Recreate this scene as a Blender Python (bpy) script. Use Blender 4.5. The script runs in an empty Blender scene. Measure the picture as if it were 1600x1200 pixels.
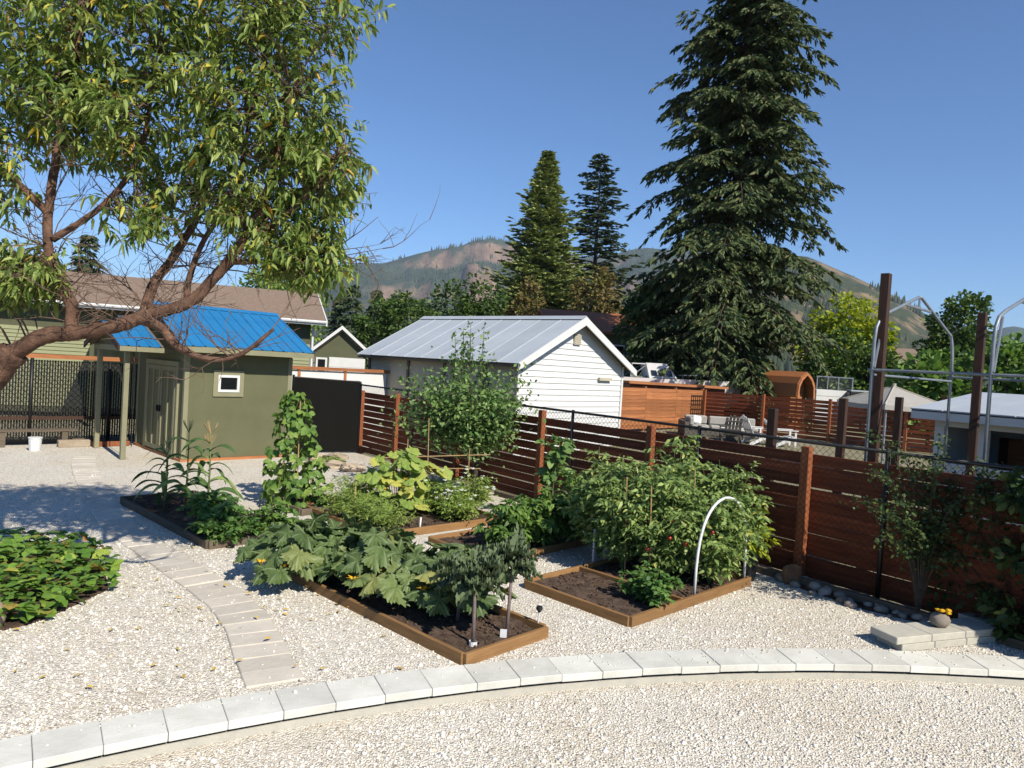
import bpy, bmesh, math, random
import numpy as np
from mathutils import Vector, Matrix, noise
R = math.radians
random.seed(7); rng = np.random.default_rng(7)
sc = bpy.context.scene
COL = sc.collection

# ------------------------------------------------------------------ camera
CAM_H, TILT, ROLL = 2.5, math.atan(29/1120), R(3.5)
cam = bpy.data.cameras.new('camera'); camo = bpy.data.objects.new('camera', cam); COL.objects.link(camo)
cam.sensor_width = 36; cam.lens = 1120/1600*36; cam.clip_start = .05; cam.clip_end = 30000
fw = Vector((0, math.cos(TILT), -math.sin(TILT))); lu = Vector((0, math.sin(TILT), math.cos(TILT))); lr = Vector((1, 0, 0))
cr = lr*math.cos(ROLL) + lu*math.sin(ROLL); cu = -lr*math.sin(ROLL) + lu*math.cos(ROLL)
camo.matrix_world = Matrix(((cr.x, cu.x, -fw.x, 0), (cr.y, cu.y, -fw.y, 0), (cr.z, cu.z, -fw.z, CAM_H), (0, 0, 0, 1)))
sc.camera = camo

# ------------------------------------------------------------------ sky and sun
SUN_EL = R(41); SUN_XY = Vector((.622, -.783)).normalized()
w = bpy.data.worlds.new('World'); sc.world = w; w.use_nodes = True
nt = w.node_tree; bg = nt.nodes['Background']
sky = nt.nodes.new('ShaderNodeTexSky'); sky.sky_type = 'NISHITA'; sky.sun_disc = False
sky.sun_elevation = SUN_EL; sky.sun_rotation = math.atan2(SUN_XY.x, SUN_XY.y)
sky.altitude = 400; sky.air_density = 1.0; sky.dust_density = 0; sky.ozone_density = 10
nt.links.new(sky.outputs[0], bg.inputs[0]); bg.inputs[1].default_value = .098
sun = bpy.data.lights.new('sun', 'SUN'); suno = bpy.data.objects.new('sun', sun); COL.objects.link(suno)
sun.energy = 5; sun.angle = R(.53); sun.color = (1, .93, .81)
sd = Vector((SUN_XY.x*math.cos(SUN_EL), SUN_XY.y*math.cos(SUN_EL), math.sin(SUN_EL)))
suno.rotation_euler = sd.to_track_quat('Z', 'Y').to_euler(); suno.location = sd*60
sc.view_settings.view_transform = 'Standard'; sc.view_settings.look = 'None'
sc.view_settings.exposure = .53; sc.view_settings.gamma = 1
sc.render.engine = 'CYCLES'
sc.cycles.max_bounces = 6; sc.cycles.diffuse_bounces = 1; sc.cycles.transparent_max_bounces = 8; sc.cycles.volume_bounces = 0
sc.cycles.use_denoising = True

# ------------------------------------------------------------------ helpers
def prop(o, label=None, cat=None, group=None, kind=None):
    if label: o['label'] = label
    if cat: o['category'] = cat
    if group: o['group'] = group
    if kind: o['kind'] = kind
    return o
def place(o, parent=None, loc=None, rz=None):
    COL.objects.link(o)
    if parent is not None: o.parent = parent
    if loc is not None: o.location = loc
    if rz is not None: o.rotation_euler = (0, 0, rz)
    return o
def thing(name, label, cat, loc=(0, 0, 0), rz=0, group=None):
    o = place(bpy.data.objects.new(name, None), None, loc, rz); o.empty_display_size = .1
    return prop(o, label, cat, group)
def copy_tree(o, parent=None):
    c = o.copy(); COL.objects.link(c); c.parent = parent
    for ch in o.children: copy_tree(ch, c)
    return c
def inst(name, mesh, parent, loc, rot=(0, 0, 0), s=1):
    o = bpy.data.objects.new(name, mesh); COL.objects.link(o); o.parent = parent
    o.location = loc; o.rotation_euler = rot; o.scale = (s, s, s) if not hasattr(s, '__len__') else s
    return o

class MB:
    def __init__(s): s.v = []; s.f = []
    def add(s, v, f):
        n = len(s.v); s.v += [tuple(p) for p in v]; s.f += [tuple(i+n for i in q) for q in f]; return s
    def box(s, x0, x1, y0, y1, z0, z1):
        return s.add([(x0,y0,z0),(x1,y0,z0),(x1,y1,z0),(x0,y1,z0),(x0,y0,z1),(x1,y0,z1),(x1,y1,z1),(x0,y1,z1)],
                     [(3,2,1,0),(4,5,6,7),(0,1,5,4),(1,2,6,5),(2,3,7,6),(3,0,4,7)])
    def beam(s, a, b, w_, h, up=(0, 0, 1)):
        a = Vector(a); b = Vector(b); d = (b-a).normalized(); u = Vector(up)
        x = d.cross(u)
        if x.length < 1e-4: x = d.cross(Vector((1, 0, 0)))
        x.normalize(); u = x.cross(d).normalized()
        c = []
        for p in (a, b):
            for i, j in ((-1,-1),(1,-1),(1,1),(-1,1)): c.append(p + x*(w_/2*i) + u*(h/2*j))
        return s.add(c, [(3,2,1,0),(4,5,6,7),(0,1,5,4),(1,2,6,5),(2,3,7,6),(3,0,4,7)])
    def tube(s, pts, rad, n=6, cap=True):
        pts = [Vector(p) for p in pts]; m = len(pts)
        if not hasattr(rad, '__len__'): rad = [rad]*m
        vs = []; prev = None
        for i, p in enumerate(pts):
            d = (pts[min(i+1, m-1)] - pts[max(i-1, 0)])
            d = d.normalized() if d.length > 1e-9 else Vector((0, 0, 1))
            if prev is None:
                x = d.cross(Vector((.3, .2, 1)));
                if x.length < 1e-3: x = d.cross(Vector((1, 0, 0)))
            else: x = prev - d*prev.dot(d)
            x.normalize(); prev = x; y = d.cross(x)
            for k in range(n):
                a = 2*math.pi*k/n; vs.append(p + (x*math.cos(a) + y*math.sin(a))*rad[i])
        fs = []
        for i in range(m-1):
            for k in range(n):
                a, b = i*n+k, i*n+(k+1) % n; fs.append((a, b, b+n, a+n))
        if cap: fs.append(tuple(range(n-1, -1, -1))); fs.append(tuple((m-1)*n+k for k in range(n)))
        return s.add(vs, fs)
    def prism(s, poly, axis, t0, t1):
        # poly: 2D points; axis 'x': (y,z) extruded in x ; 'y': (x,z) extruded in y ; 'z': (x,y) extruded in z
        n = len(poly); vs = []
        for t in (t0, t1):
            for a, b in poly: vs.append((t,a,b) if axis == 'x' else (a,t,b) if axis == 'y' else (a,b,t))
        fs = [tuple(range(n-1, -1, -1)), tuple(range(n, 2*n))]
        for i in range(n): j = (i+1) % n; fs.append((i, j, j+n, i+n))
        return s.add(vs, fs)
    def rock(s, c, r, seed=0, sub=1, amp=.25):
        bm = bmesh.new(); bmesh.ops.create_icosphere(bm, subdivisions=sub, radius=1)
        vs = []
        for v in bm.verts:
            k = 1 + amp*noise.noise(v.co*1.7 + Vector((seed*7.1, seed*3.3, seed)))
            vs.append((c[0]+v.co.x*r[0]*k, c[1]+v.co.y*r[1]*k, c[2]+v.co.z*r[2]*k))
        fs = [tuple(v.index for v in f.verts) for f in bm.faces]; bm.free()
        return s.add(vs, fs)
    def mesh(s, name, mat=None, smooth=False, bevel=0):
        me = bpy.data.meshes.new(name); me.from_pydata(s.v, [], s.f)
        bm = bmesh.new(); bm.from_mesh(me); bmesh.ops.recalc_face_normals(bm, faces=bm.faces)
        if bevel:
            es = [e for e in bm.edges if len(e.link_faces) == 2 and e.calc_face_angle(0) > .6]
            bmesh.ops.bevel(bm, geom=es, offset=bevel, segments=1, affect='EDGES', clamp_overlap=True)
        bm.to_mesh(me); bm.free()
        if mat: me.materials.append(mat)
        if smooth: me.polygons.foreach_set('use_smooth', [True]*len(me.polygons))
        me.update(); return me
    def build(s, name, mat, parent=None, loc=None, rz=None, smooth=False, bevel=0):
        return place(bpy.data.objects.new(name, s.mesh(name, mat, smooth, bevel)), parent, loc, rz)

def npmesh(name, V, F, mat, smooth=False):
    V = np.asarray(V, np.float32); F = np.asarray(F, np.int32); k = F.shape[1]
    me = bpy.data.meshes.new(name)
    me.vertices.add(len(V)); me.vertices.foreach_set('co', V.ravel())
    me.loops.add(F.size); me.loops.foreach_set('vertex_index', F.ravel())
    me.polygons.add(len(F)); me.polygons.foreach_set('loop_start', np.arange(0, F.size, k, dtype=np.int32))
    if smooth: me.polygons.foreach_set('use_smooth', np.ones(len(F), bool))
    me.update(calc_edges=True); me.validate()
    if mat: me.materials.append(mat)
    return me
def npobj(name, V, F, mat, parent=None, loc=None, smooth=False):
    return place(bpy.data.objects.new(name, npmesh(name, V, F, mat, smooth)), parent, loc)
def unit(a): return a/np.maximum(np.linalg.norm(a, axis=-1, keepdims=True), 1e-9)
def leafgeo(P, D, L, W, droop=.25, fold=.12, up=None, wide=.4, roll=.6, r=None):
    """6-vertex leaves: P base points, D directions, L lengths, W widths"""
    r = r or rng
    n = len(P); P = np.asarray(P, float); D = unit(np.asarray(D, float))
    L = np.broadcast_to(np.asarray(L, float), n)[:, None]; W = np.broadcast_to(np.asarray(W, float), n)[:, None]
    U = np.tile(np.array([0, 0, 1.]), (n, 1)) if up is None else np.asarray(up, float)
    U = U + r.normal(0, roll, (n, 3))
    S = unit(np.cross(D, U)); N = np.cross(S, D)
    st = [(0, 0), (wide, -1), (wide, 1), (.74, -.72), (.74, .72), (1, 0)]
    V = np.empty((n, 6, 3))
    dz = np.array([0, 0, -1.])
    for i, (t, k) in enumerate(st):
        V[:, i] = P + D*L*t + S*W*.5*k + N*(abs(k)*W*fold) + dz*L*droop*t*t
    T = np.array([(0,1,2),(1,3,2),(2,3,4),(3,5,4)])
    F = (np.arange(n)[:, None, None]*6 + T[None]).reshape(-1, 3)
    return V.reshape(-1, 3), F
def leafgeo2(P, D, L, W, droop=.3, fold=.3, roll=.5, r=None):
    """8-vertex leaves folded along the midrib, curling towards the tip"""
    r = r or rng; n = len(P); P = np.asarray(P, float); D = unit(np.asarray(D, float)); L = np.asarray(L, float)[:, None]; W = np.asarray(W, float)[:, None]
    U = np.tile(np.array([0, 0, 1.]), (n, 1)) + r.normal(0, roll, (n, 3)); S = unit(np.cross(D, U)); Nn = np.cross(S, D)
    dr = droop*r.uniform(.3, 1.7, (n, 1)); fo = fold*r.uniform(.4, 1.6, (n, 1)); dz = np.array([0, 0, -1.])
    st = [(0, 0), (.3, -1), (.3, 0), (.3, 1), (.68, -.8), (.68, 0), (.68, .8), (1, 0)]; V = np.empty((n, 8, 3))
    for i, (t, k) in enumerate(st): V[:, i] = P + D*L*(t-.25*dr*t*t) + S*W*.5*k + Nn*(abs(k)*W*fo) + dz*L*dr*t**2.2
    T = np.array([(0,1,2),(0,2,3),(1,4,5),(1,5,2),(2,5,6),(2,6,3),(4,7,5),(5,7,6)])
    return V.reshape(-1, 3), (np.arange(n)[:, None, None]*8 + T[None]).reshape(-1, 3)
def merge(parts):
    V, F, n = [], [], 0
    for v, f in parts: V.append(v); F.append(f+n); n += len(v)
    return np.concatenate(V), np.concatenate(F)
def rdir(n, r=None):
    return unit((r or rng).normal(0, 1, (n, 3)))

# ------------------------------------------------------------------ materials
def nodes_of(name, rough=.7, spec=.3):
    m = bpy.data.materials.new(name); m.use_nodes = True
    b = m.node_tree.nodes['Principled BSDF']; b.inputs['Roughness'].default_value = rough
    b.inputs['Specular IOR Level'].default_value = spec
    return m, m.node_tree, b
def N(t, typ, **kw):
    n = t.nodes.new(typ)
    for k, v in kw.items():
        if k.startswith('i_'): n.inputs[k[2:].replace('_', ' ')].default_value = v
        else: setattr(n, k, v)
    return n
def dim(c, k=.77): return tuple(q*k for q in c)
def ramp(t, fac, stops):
    r = t.nodes.new('ShaderNodeValToRGB'); e = r.color_ramp.elements
    while len(e) < len(stops): e.new(.5)
    for i, (p, c) in enumerate(stops): e[i].position = p; e[i].color = (*c, 1)
    t.links.new(fac, r.inputs[0]); return r.outputs[0]
def mixc(t, fac, a, b, mode='MIX'):
    m = t.nodes.new('ShaderNodeMix'); m.data_type = 'RGBA'; m.blend_type = mode
    for s, v in ((m.inputs[0], fac), (m.inputs[6], a), (m.inputs[7], b)):
        if hasattr(v, 'is_linked'): t.links.new(v, s)
        elif isinstance(v, (int, float)): s.default_value = v
        else: s.default_value = (*v, 1)
    return m.outputs[2]
def coords(t, kind='Object', scale=(1, 1, 1)):
    tc = t.nodes.new('ShaderNodeTexCoord'); mp = t.nodes.new('ShaderNodeMapping'); mp.inputs['Scale'].default_value = scale
    if kind == 'World':
        g = t.nodes.new('ShaderNodeNewGeometry'); t.links.new(g.outputs['Position'], mp.inputs[0])
    else: t.links.new(tc.outputs[kind], mp.inputs[0])
    return mp.outputs[0]
def noi(t, vec, scale=5, detail=4, rough=.6):
    n = N(t, 'ShaderNodeTexNoise', i_Scale=scale, i_Detail=detail, i_Roughness=rough); t.links.new(vec, n.inputs['Vector'])
    return n.outputs[0]
def bump(t, b, h, strength=.3, dist=.02):
    n = N(t, 'ShaderNodeBump', i_Strength=strength, i_Distance=dist); t.links.new(h, n.inputs['Height']); t.links.new(n.outputs[0], b.inputs['Normal'])
def paint(name, c1, c2=None, scale=3, rough=.6, bmp=.1, spec=.3, metal=0, kind='Object', stretch=(1, 1, 1), objrand=0, bdist=.01):
    """two-tone noise surface; objrand shifts the tone from piece to piece"""
    m, t, b = nodes_of(name, rough, spec); b.inputs['Metallic'].default_value = metal
    c2 = dim(c2 or dim(c1, .8)); c1 = dim(c1)
    v = coords(t, kind, stretch); n1 = noi(t, v, scale, 6, .65)
    c = ramp(t, n1, [(.3, c2), (.7, c1)])
    if objrand:
        oi = t.nodes.new('ShaderNodeObjectInfo'); mr = N(t, 'ShaderNodeMapRange'); mr.inputs[3].default_value = 1-objrand; mr.inputs[4].default_value = 1+objrand
        t.links.new(oi.outputs['Random'], mr.inputs[0])
        vm = t.nodes.new('ShaderNodeVectorMath'); vm.operation = 'SCALE'; t.links.new(c, vm.inputs[0]); t.links.new(mr.outputs[0], vm.inputs['Scale']); c = vm.outputs[0]
    t.links.new(c, b.inputs['Base Color'])
    if bmp: bump(t, b, noi(t, v, scale*6, 5), bmp, bdist)
    return m
def leafmat(name, stops, trans=.35, rough=.5, obj=False, vein=0, gain=1.3):
    m, t, b = nodes_of(name, rough, .25)
    g = t.nodes.new('ShaderNodeNewGeometry'); oi = t.nodes.new('ShaderNodeObjectInfo')
    stops = [(p_, tuple(min(.75, q*gain) for q in c_)) for p_, c_ in stops]
    c = ramp(t, oi.outputs['Random'] if obj else g.outputs['Random Per Island'], stops)
    nz = noi(t, coords(t, 'Object'), 9 if not obj else 14, 3)
    c = mixc(t, .6, c, ramp(t, nz, [(.3, (.62, .66, .55)), (.65, (1, 1, 1))]), 'MULTIPLY')
    t.links.new(c, b.inputs['Base Color'])
    tr = t.nodes.new('ShaderNodeBsdfTranslucent'); mx = t.nodes.new('ShaderNodeMixShader'); mx.inputs[0].default_value = trans
    if vein:                                                        # pale veins along the lobes
        sx = t.nodes.new('ShaderNodeSeparateXYZ'); t.links.new(coords(t, 'Object'), sx.inputs[0])
        at = N(t, 'ShaderNodeMath', operation='ARCTAN2'); t.links.new(sx.outputs[1], at.inputs[0]); t.links.new(sx.outputs[0], at.inputs[1])
        m5 = N(t, 'ShaderNodeMath', operation='MULTIPLY'); t.links.new(at.outputs[0], m5.inputs[0]); m5.inputs[1].default_value = 5
        co = N(t, 'ShaderNodeMath', operation='COSINE'); t.links.new(m5.outputs[0], co.inputs[0])
        vf = ramp(t, co.outputs[0], [(.90, (0, 0, 0)), (.99, (vein, vein, vein))])
        c = mixc(t, vf, c, (.30, .36, .20)); sp = noi(t, coords(t, 'Object'), 17, 2)
        c = mixc(t, ramp(t, sp, [(.56, (0, 0, 0)), (.66, (vein*.7, vein*.7, vein*.7))]), c, (.20, .25, .17)); t.links.new(c, b.inputs['Base Color'])
    hs = N(t, 'ShaderNodeHueSaturation', i_Value=1.25, i_Saturation=1.1); t.links.new(c, hs.inputs['Color']); t.links.new(hs.outputs[0], tr.inputs[0])
    out = t.nodes['Material Output']; t.links.new(b.outputs[0], mx.inputs[1]); t.links.new(tr.outputs[0], mx.inputs[2]); t.links.new(mx.outputs[0], out.inputs[0])
    return m
M = {}
def gravelmat(name, cols, scale):
    m, t, b = nodes_of(name, .85, .2); v = coords(t, 'World')
    vo = N(t, 'ShaderNodeTexVoronoi', i_Scale=scale, i_Randomness=1); t.links.new(v, vo.inputs['Vector'])
    sx = t.nodes.new('ShaderNodeSeparateColor'); t.links.new(vo.outputs['Color'], sx.inputs[0])
    c = ramp(t, sx.outputs[0], [(p_, dim(c_)) for p_, c_ in cols])
    big = noi(t, v, .55, 4); tan = ramp(t, big, [(.35, (1, .985, .95)), (.7, (.94, .88, .78))])
    c = mixc(t, .9, c, tan, 'MULTIPLY')
    dirt = noi(t, v, 1.7, 5, .65); c = mixc(t, ramp(t, dirt, [(.58, (0, 0, 0)), (.74, (.4, .4, .4))]), c, (.36, .30, .21))
    t.links.new(c, b.inputs['Base Color'])
    inv = N(t, 'ShaderNodeMath', operation='SUBTRACT'); inv.inputs[0].default_value = 1; t.links.new(vo.outputs['Distance'], inv.inputs[1])
    mul = N(t, 'ShaderNodeMath', operation='ADD'); t.links.new(inv.outputs[0], mul.inputs[0]); t.links.new(sx.outputs[1], mul.inputs[1])
    bump(t, b, mul.outputs[0], .9, .014)
    return m
M['gravel'] = gravelmat('gravel', [(0, (.36, .33, .28)), (.10, (.66, .62, .54)), (.5, (.90, .85, .76)), (.9, (.94, .91, .83)), (1, (.72, .61, .45))], 62)
M['pebble'] = None
def islandmat(name, stops, rough=.8):
    m, t, b = nodes_of(name, rough, .2); g = t.nodes.new('ShaderNodeNewGeometry')
    t.links.new(ramp(t, g.outputs['Random Per Island'], [(p_, dim(c_)) for p_, c_ in stops]), b.inputs['Base Color']); return m
M['pebble'] = islandmat('pebble', [(0, (.34, .31, .26)), (.10, (.68, .63, .55)), (.5, (.89, .84, .75)), (.85, (.95, .92, .85)), (1, (.66, .55, .40))])
M['paver'] = paint('concrete_paver', (.68, .62, .52), (.56, .51, .43), 5, .9, .35, .2, kind='World', objrand=.10)
M['slab'] = paint('pale_concrete', (.80, .79, .72), (.62, .61, .54), 3.2, .85, .35, .2, kind='World', objrand=.09)
M['block'] = paint('concrete_block', (.58, .55, .46), (.48, .46, .40), 9, .9, .4, .2, objrand=.06)
M['soil'] = paint('soil', (.21, .145, .105), (.06, .04, .03), 11, .95, 1, .1, kind='World', bdist=.03)
M['earth'] = paint('dry_earth', (.34, .30, .22), (.20, .19, .10), .8, .95, .5, .1, kind='World', bdist=.03)
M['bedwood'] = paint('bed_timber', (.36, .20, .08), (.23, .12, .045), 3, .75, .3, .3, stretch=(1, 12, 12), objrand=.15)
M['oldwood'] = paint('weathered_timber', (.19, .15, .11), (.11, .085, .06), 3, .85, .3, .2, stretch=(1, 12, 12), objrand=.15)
M['redwood'] = paint('red_stained_board', (.31, .082, .030), (.10, .026, .011), 1.8, .66, .35, .25, stretch=(1, 14, 14), objrand=.34)
M['redpost'] = paint('red_stained_post', (.40, .13, .05), (.20, .065, .027), 3, .65, .25, .3, stretch=(8, 8, 1), objrand=.2)
M['cedar'] = paint('orange_cedar_board', (.50, .20, .075), (.30, .11, .04), 2.2, .65, .25, .3, stretch=(1, 10, 10), objrand=.22)
M['darkpost'] = paint('dark_timber', (.075, .035, .02), (.035, .018, .012), 4, .7, .25, .3, stretch=(8, 8, 1), objrand=.2)
M['black'] = paint('black_coated_metal', (.014, .014, .014), (.008, .008, .008), 5, .45, 0, .4)
M['screen'] = paint('black_screen_cloth', (.012, .012, .011), (.007, .007, .006), 30, .9, .2, .1)
M['slat'] = paint('dark_privacy_slat', (.035, .032, .028), (.015, .014, .012), 3, .6, 0, .3)
M['olive'] = paint('olive_wall_paint', (.152, .154, .082), (.125, .127, .066), 1.6, .75, .12, .25)
M['olivetrim'] = paint('light_olive_trim', (.30, .285, .175), (.25, .24, .145), 4, .7, .15, .25, objrand=.06)
M['olivedoor'] = paint('olive_door_paint', (.185, .18, .098), (.155, .15, .08), 4, .7, .12, .25, objrand=.06)
M['blue'] = paint('blue_metal_roofing', (.026, .215, .46), (.016, .16, .385), 1.3, .38, .05, .5, objrand=.05)
M['galv'] = paint('galvanised_roofing', (.52, .56, .59), (.44, .48, .515), 1.6, .55, .08, .3, .1, objrand=.07)
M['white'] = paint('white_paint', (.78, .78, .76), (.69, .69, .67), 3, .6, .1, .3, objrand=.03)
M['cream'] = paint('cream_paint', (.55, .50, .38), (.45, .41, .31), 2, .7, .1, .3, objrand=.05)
M['glass'] = paint('dark_glass', (.016, .018, .02), (.010, .012, .014), 2, .06, 0, .6)
M['shingle'] = paint('brown_shingles', (.33, .245, .185), (.20, .145, .11), 9, .9, .5, .1, stretch=(1, 1, 4), bdist=.03)
M['hsiding'] = paint('sage_siding', (.33, .34, .19), (.29, .30, .165), 2, .75, .1, .25)
M['holive'] = paint('house_olive', (.115, .12, .065), (.095, .10, .055), 2, .75, .1, .25)
M['bark'] = paint('peach_bark', (.26, .145, .095), (.055, .03, .022), 9, .85, .9, .2, stretch=(1, 1, 1), bdist=.012)
M['bark2'] = paint('grey_bark', (.12, .09, .065), (.05, .038, .03), 9, .9, .6, .2, bdist=.02)
M['twig'] = paint('dead_twig', (.21, .14, .10), (.12, .075, .055), 8, .85, 0, .2)
M['pvc'] = paint('white_pvc', (.82, .83, .84), (.74, .75, .76), 6, .35, .03, .4)
M['steel'] = paint('galvanised_tube', (.30, .33, .37), (.20, .23, .26), 9, .45, .05, .4, .3)
M['pot'] = paint('black_plastic', (.02, .021, .023), (.013, .014, .015), 5, .45, .03, .4)
M['cushion'] = paint('grey_cushion', (.42, .40, .36), (.36, .34, .31), 8, .9, .15, .1)
M['wicker'] = paint('grey_wicker', (.16, .145, .125), (.10, .09, .08), 20, .8, .3, .2)
M['bamboo'] = paint('bamboo', (.52, .36, .17), (.38, .25, .11), 6, .6, .1, .3)
M['stone'] = paint('river_stone', (.46, .40, .33), (.26, .22, .18), 6, .8, .3, .25, objrand=.35)
M['ruststone'] = paint('rusty_rock', (.34, .19, .10), (.14, .08, .05), 7, .85, .6, .2)
M['tanstone'] = paint('tan_rock', (.52, .43, .32), (.36, .28, .2), 5, .85, .4, .2, objrand=.2)
# leaf materials
M['l_peach'] = leafmat('peach_leaf', [(0, (.06, .10, .024)), (.45, (.13, .175, .045)), (.93, (.24, .28, .08)), (.975, (.38, .32, .05)), (1, (.40, .20, .04))], .38, .4, gain=1.6)
M['l_spruce'] = leafmat('spruce_needles', [(0, (.028, .046, .020)), (.5, (.055, .08, .030)), (.88, (.10, .12, .042)), (1, (.12, .105, .042))], .12, .6)
M['l_cedar'] = leafmat('cedar_sprays', [(0, (.07, .10, .030)), (.6, (.14, .17, .05)), (1, (.22, .235, .075))], .15, .6, gain=1.7)
M['l_fir'] = leafmat('fir_needles', [(0, (.025, .045, .026)), (.6, (.05, .075, .035)), (1, (.09, .10, .035))], .12, .6)
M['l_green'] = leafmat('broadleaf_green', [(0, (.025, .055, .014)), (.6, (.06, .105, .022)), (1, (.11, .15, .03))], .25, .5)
M['l_dark'] = leafmat('broadleaf_dark', [(0, (.018, .036, .012)), (.6, (.04, .068, .02)), (1, (.085, .11, .03))], .2, .5)
M['l_lime'] = leafmat('broadleaf_lime', [(0, (.11, .16, .016)), (.5, (.24, .29, .025)), (1, (.36, .37, .035))], .35, .5)
M['l_rust'] = leafmat('broadleaf_rust', [(0, (.11, .085, .03)), (.5, (.17, .12, .045)), (1, (.13, .15, .04))], .2, .6)
M['l_apple'] = leafmat('apple_leaf', [(0, (.05, .095, .028)), (.6, (.095, .155, .045)), (1, (.17, .22, .08))], .28, .45, gain=1.75)
M['l_tomato'] = leafmat('tomato_leaf', [(0, (.07, .115, .035)), (.55, (.14, .20, .06)), (.95, (.23, .28, .09)), (1, (.32, .29, .08))], .32, .5, gain=1.6)
M['l_pepper'] = leafmat('pepper_leaf', [(0, (.045, .09, .022)), (.6, (.085, .15, .032)), (1, (.15, .22, .05))], .3, .45, gain=1.5)
M['l_bush'] = leafmat('potato_leaf', [(0, (.035, .08, .022)), (.6, (.065, .125, .03)), (1, (.11, .17, .04))], .3, .5, gain=1.7)
M['l_feather'] = leafmat('feathery_leaf', [(0, (.13, .20, .045)), (.6, (.20, .28, .06)), (1, (.30, .34, .09))], .35, .6)
M['l_kale'] = leafmat('kale_leaf', [(0, (.06, .085, .045)), (.6, (.09, .12, .06)), (1, (.13, .15, .085))], .15, .6)
M['o_zuc'] = leafmat('zucchini_leaf', [(0, (.055, .09, .026)), (.6, (.09, .135, .042)), (.93, (.14, .18, .06)), (1, (.26, .24, .07))], .22, .55, True, .4, gain=1.2)
M['o_straw'] = leafmat('strawberry_leaf', [(0, (.06, .125, .02)), (.75, (.12, .20, .032)), (.9, (.20, .25, .045)), (1, (.33, .17, .045))], .3, .45, True, gain=1.6)
M['o_bean'] = leafmat('bean_leaf', [(0, (.075, .145, .03)), (.7, (.13, .21, .045)), (1, (.22, .29, .07))], .3, .5, True)
M['o_squash'] = leafmat('squash_leaf', [(0, (.17, .25, .05)), (.7, (.28, .34, .075)), (1, (.40, .38, .08))], .35, .55, True, .3)
M['o_corn'] = leafmat('corn_leaf', [(0, (.03, .055, .018)), (.6, (.06, .10, .03)), (1, (.13, .17, .05))], .25, .5, True, gain=2.0)
M['stem'] = paint('green_stem', (.17, .22, .08), (.12, .16, .055), 6, .6, 0, .3)
M['kstem'] = paint('kale_stalk', (.26, .20, .18), (.15, .11, .11), 14, .7, .2, .3)
M['yellow'] = paint('yellow_petal', (.75, .46, .02), (.62, .34, .02), 6, .6, 0, .2)
M['yleaf'] = islandmat('fallen_leaf', [(0, (.62, .42, .05)), (.6, (.72, .50, .10)), (1, (.50, .30, .07))], .7)
M['petal'] = paint('white_petal', (.80, .82, .74), (.66, .70, .58), 9, .7, 0, .2)
M['red'] = paint('red_fruit', (.45, .04, .02), (.35, .03, .015), 6, .3, 0, .5)

# ================================================================== SETTING
FA = Vector((-2.99, 17.34)); FD = Vector((.63, -.7766))            # line of the boundary fence, towards the house
FN = Vector((.7766, .63))                                          # away from the garden
AC, AR = Vector((4.6, -6.25)), 13.03                               # centre and radius of the curved slab edging
E1, E2 = Vector((.714, .70)), Vector((-.70, .714))                 # shed axes
def sdist(x, y): return (x-FA.x)*FN.x + (y-FA.y)*FN.y
def gz(x, y):
    t = min(max((sdist(x, y)-2)/14, 0), 1); return .4*t*t*(3-2*t)
# base terrain reaching to the mountains
xs = sorted(set([round(v, 2) for v in np.linspace(-30, 45, 76)] + [-6500, -4000, -1500, -600, -250, -120, -60, 80, 140, 260, 600, 1500, 4000, 6500]))
ys = sorted(set([round(v, 2) for v in np.linspace(-12, 60, 73)] + [-300, -60, 90, 150, 300, 700, 1500, 4000, 7300]))
V = [(x, y, gz(x, y) - (.16 if sdist(x, y) < .9 else .02)) for y in ys for x in xs]
nx = len(xs); F = [(j*nx+i, j*nx+i+1, (j+1)*nx+i+1, (j+1)*nx+i) for j in range(len(ys)-1) for i in range(nx-1)]
prop(npobj('ground', V, F, M['earth'], smooth=True), kind='structure')
# garden gravel: one sheet up to the slab edging
arc = [(AC.x + (AR-.02)*math.cos(a), AC.y + (AR-.02)*math.sin(a)) for a in np.linspace(R(80), R(148), 44)]
poly = arc + [(-17, .5), (-17, 11.6), (-3.6, 24.3), (-3.9, 18.46), (FA.x+FD.x*14.2, FA.y+FD.y*14.2)]
bm = bmesh.new(); f = bm.faces.new([bm.verts.new((x, y, 0)) for x, y in poly]); bmesh.ops.triangulate(bm, faces=[f])
me = bpy.data.meshes.new('gravel'); bm.to_mesh(me); bm.free(); me.materials.append(M['gravel'])
prop(place(bpy.data.objects.new('gravel', me)), kind='structure')
if me.polygons[0].normal.z < 0: me.flip_normals()

# path of concrete pavers, curving from the slab edging to the shed
PATH = [(-1.36, 4.85), (-1.78, 5.58), (-2.55, 6.88), (-3.92, 8.32), (-5.25, 9.75), (-6.55, 11.5), (-7.75, 13.2), (-8.65, 14.6), (-9.1, 15.5)]
def resample(pts, step):
    P = [Vector((*p, 0)) for p in pts]; fine = []
    for i in range(len(P)-1):
        p0, p1, p2, p3 = P[max(i-1, 0)], P[i], P[i+1], P[min(i+2, len(P)-1)]
        for k in range(24):
            t = k/24; fine.append(.5*((2*p1) + (p2-p0)*t + (2*p0-5*p1+4*p2-p3)*t*t + (3*p1-p0-3*p2+p3)*t**3))
    fine.append(P[-1]); out = [fine[0]]; acc = 0
    for a, b in zip(fine, fine[1:]):
        acc += (b-a).length
        if acc >= step: out.append(b); acc -= step
    return out
pp = resample(PATH, .262)
m = MB(); 
for a, b in zip(pp, pp[1:]):
    if (Vector((a.x, a.y))-AC).length < AR+.02: continue
    d = (b-a).normalized(); s = Vector((-d.y, d.x, 0))
    m.add([a+s*.2, a-s*.2, b-s*.2, b+s*.2], [(0, 1, 2, 3)])
for i, v in enumerate(m.v): m.v[i] = (v[0], v[1], .004)
path = prop(m.build('path', M['paver']), kind='structure')
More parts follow.
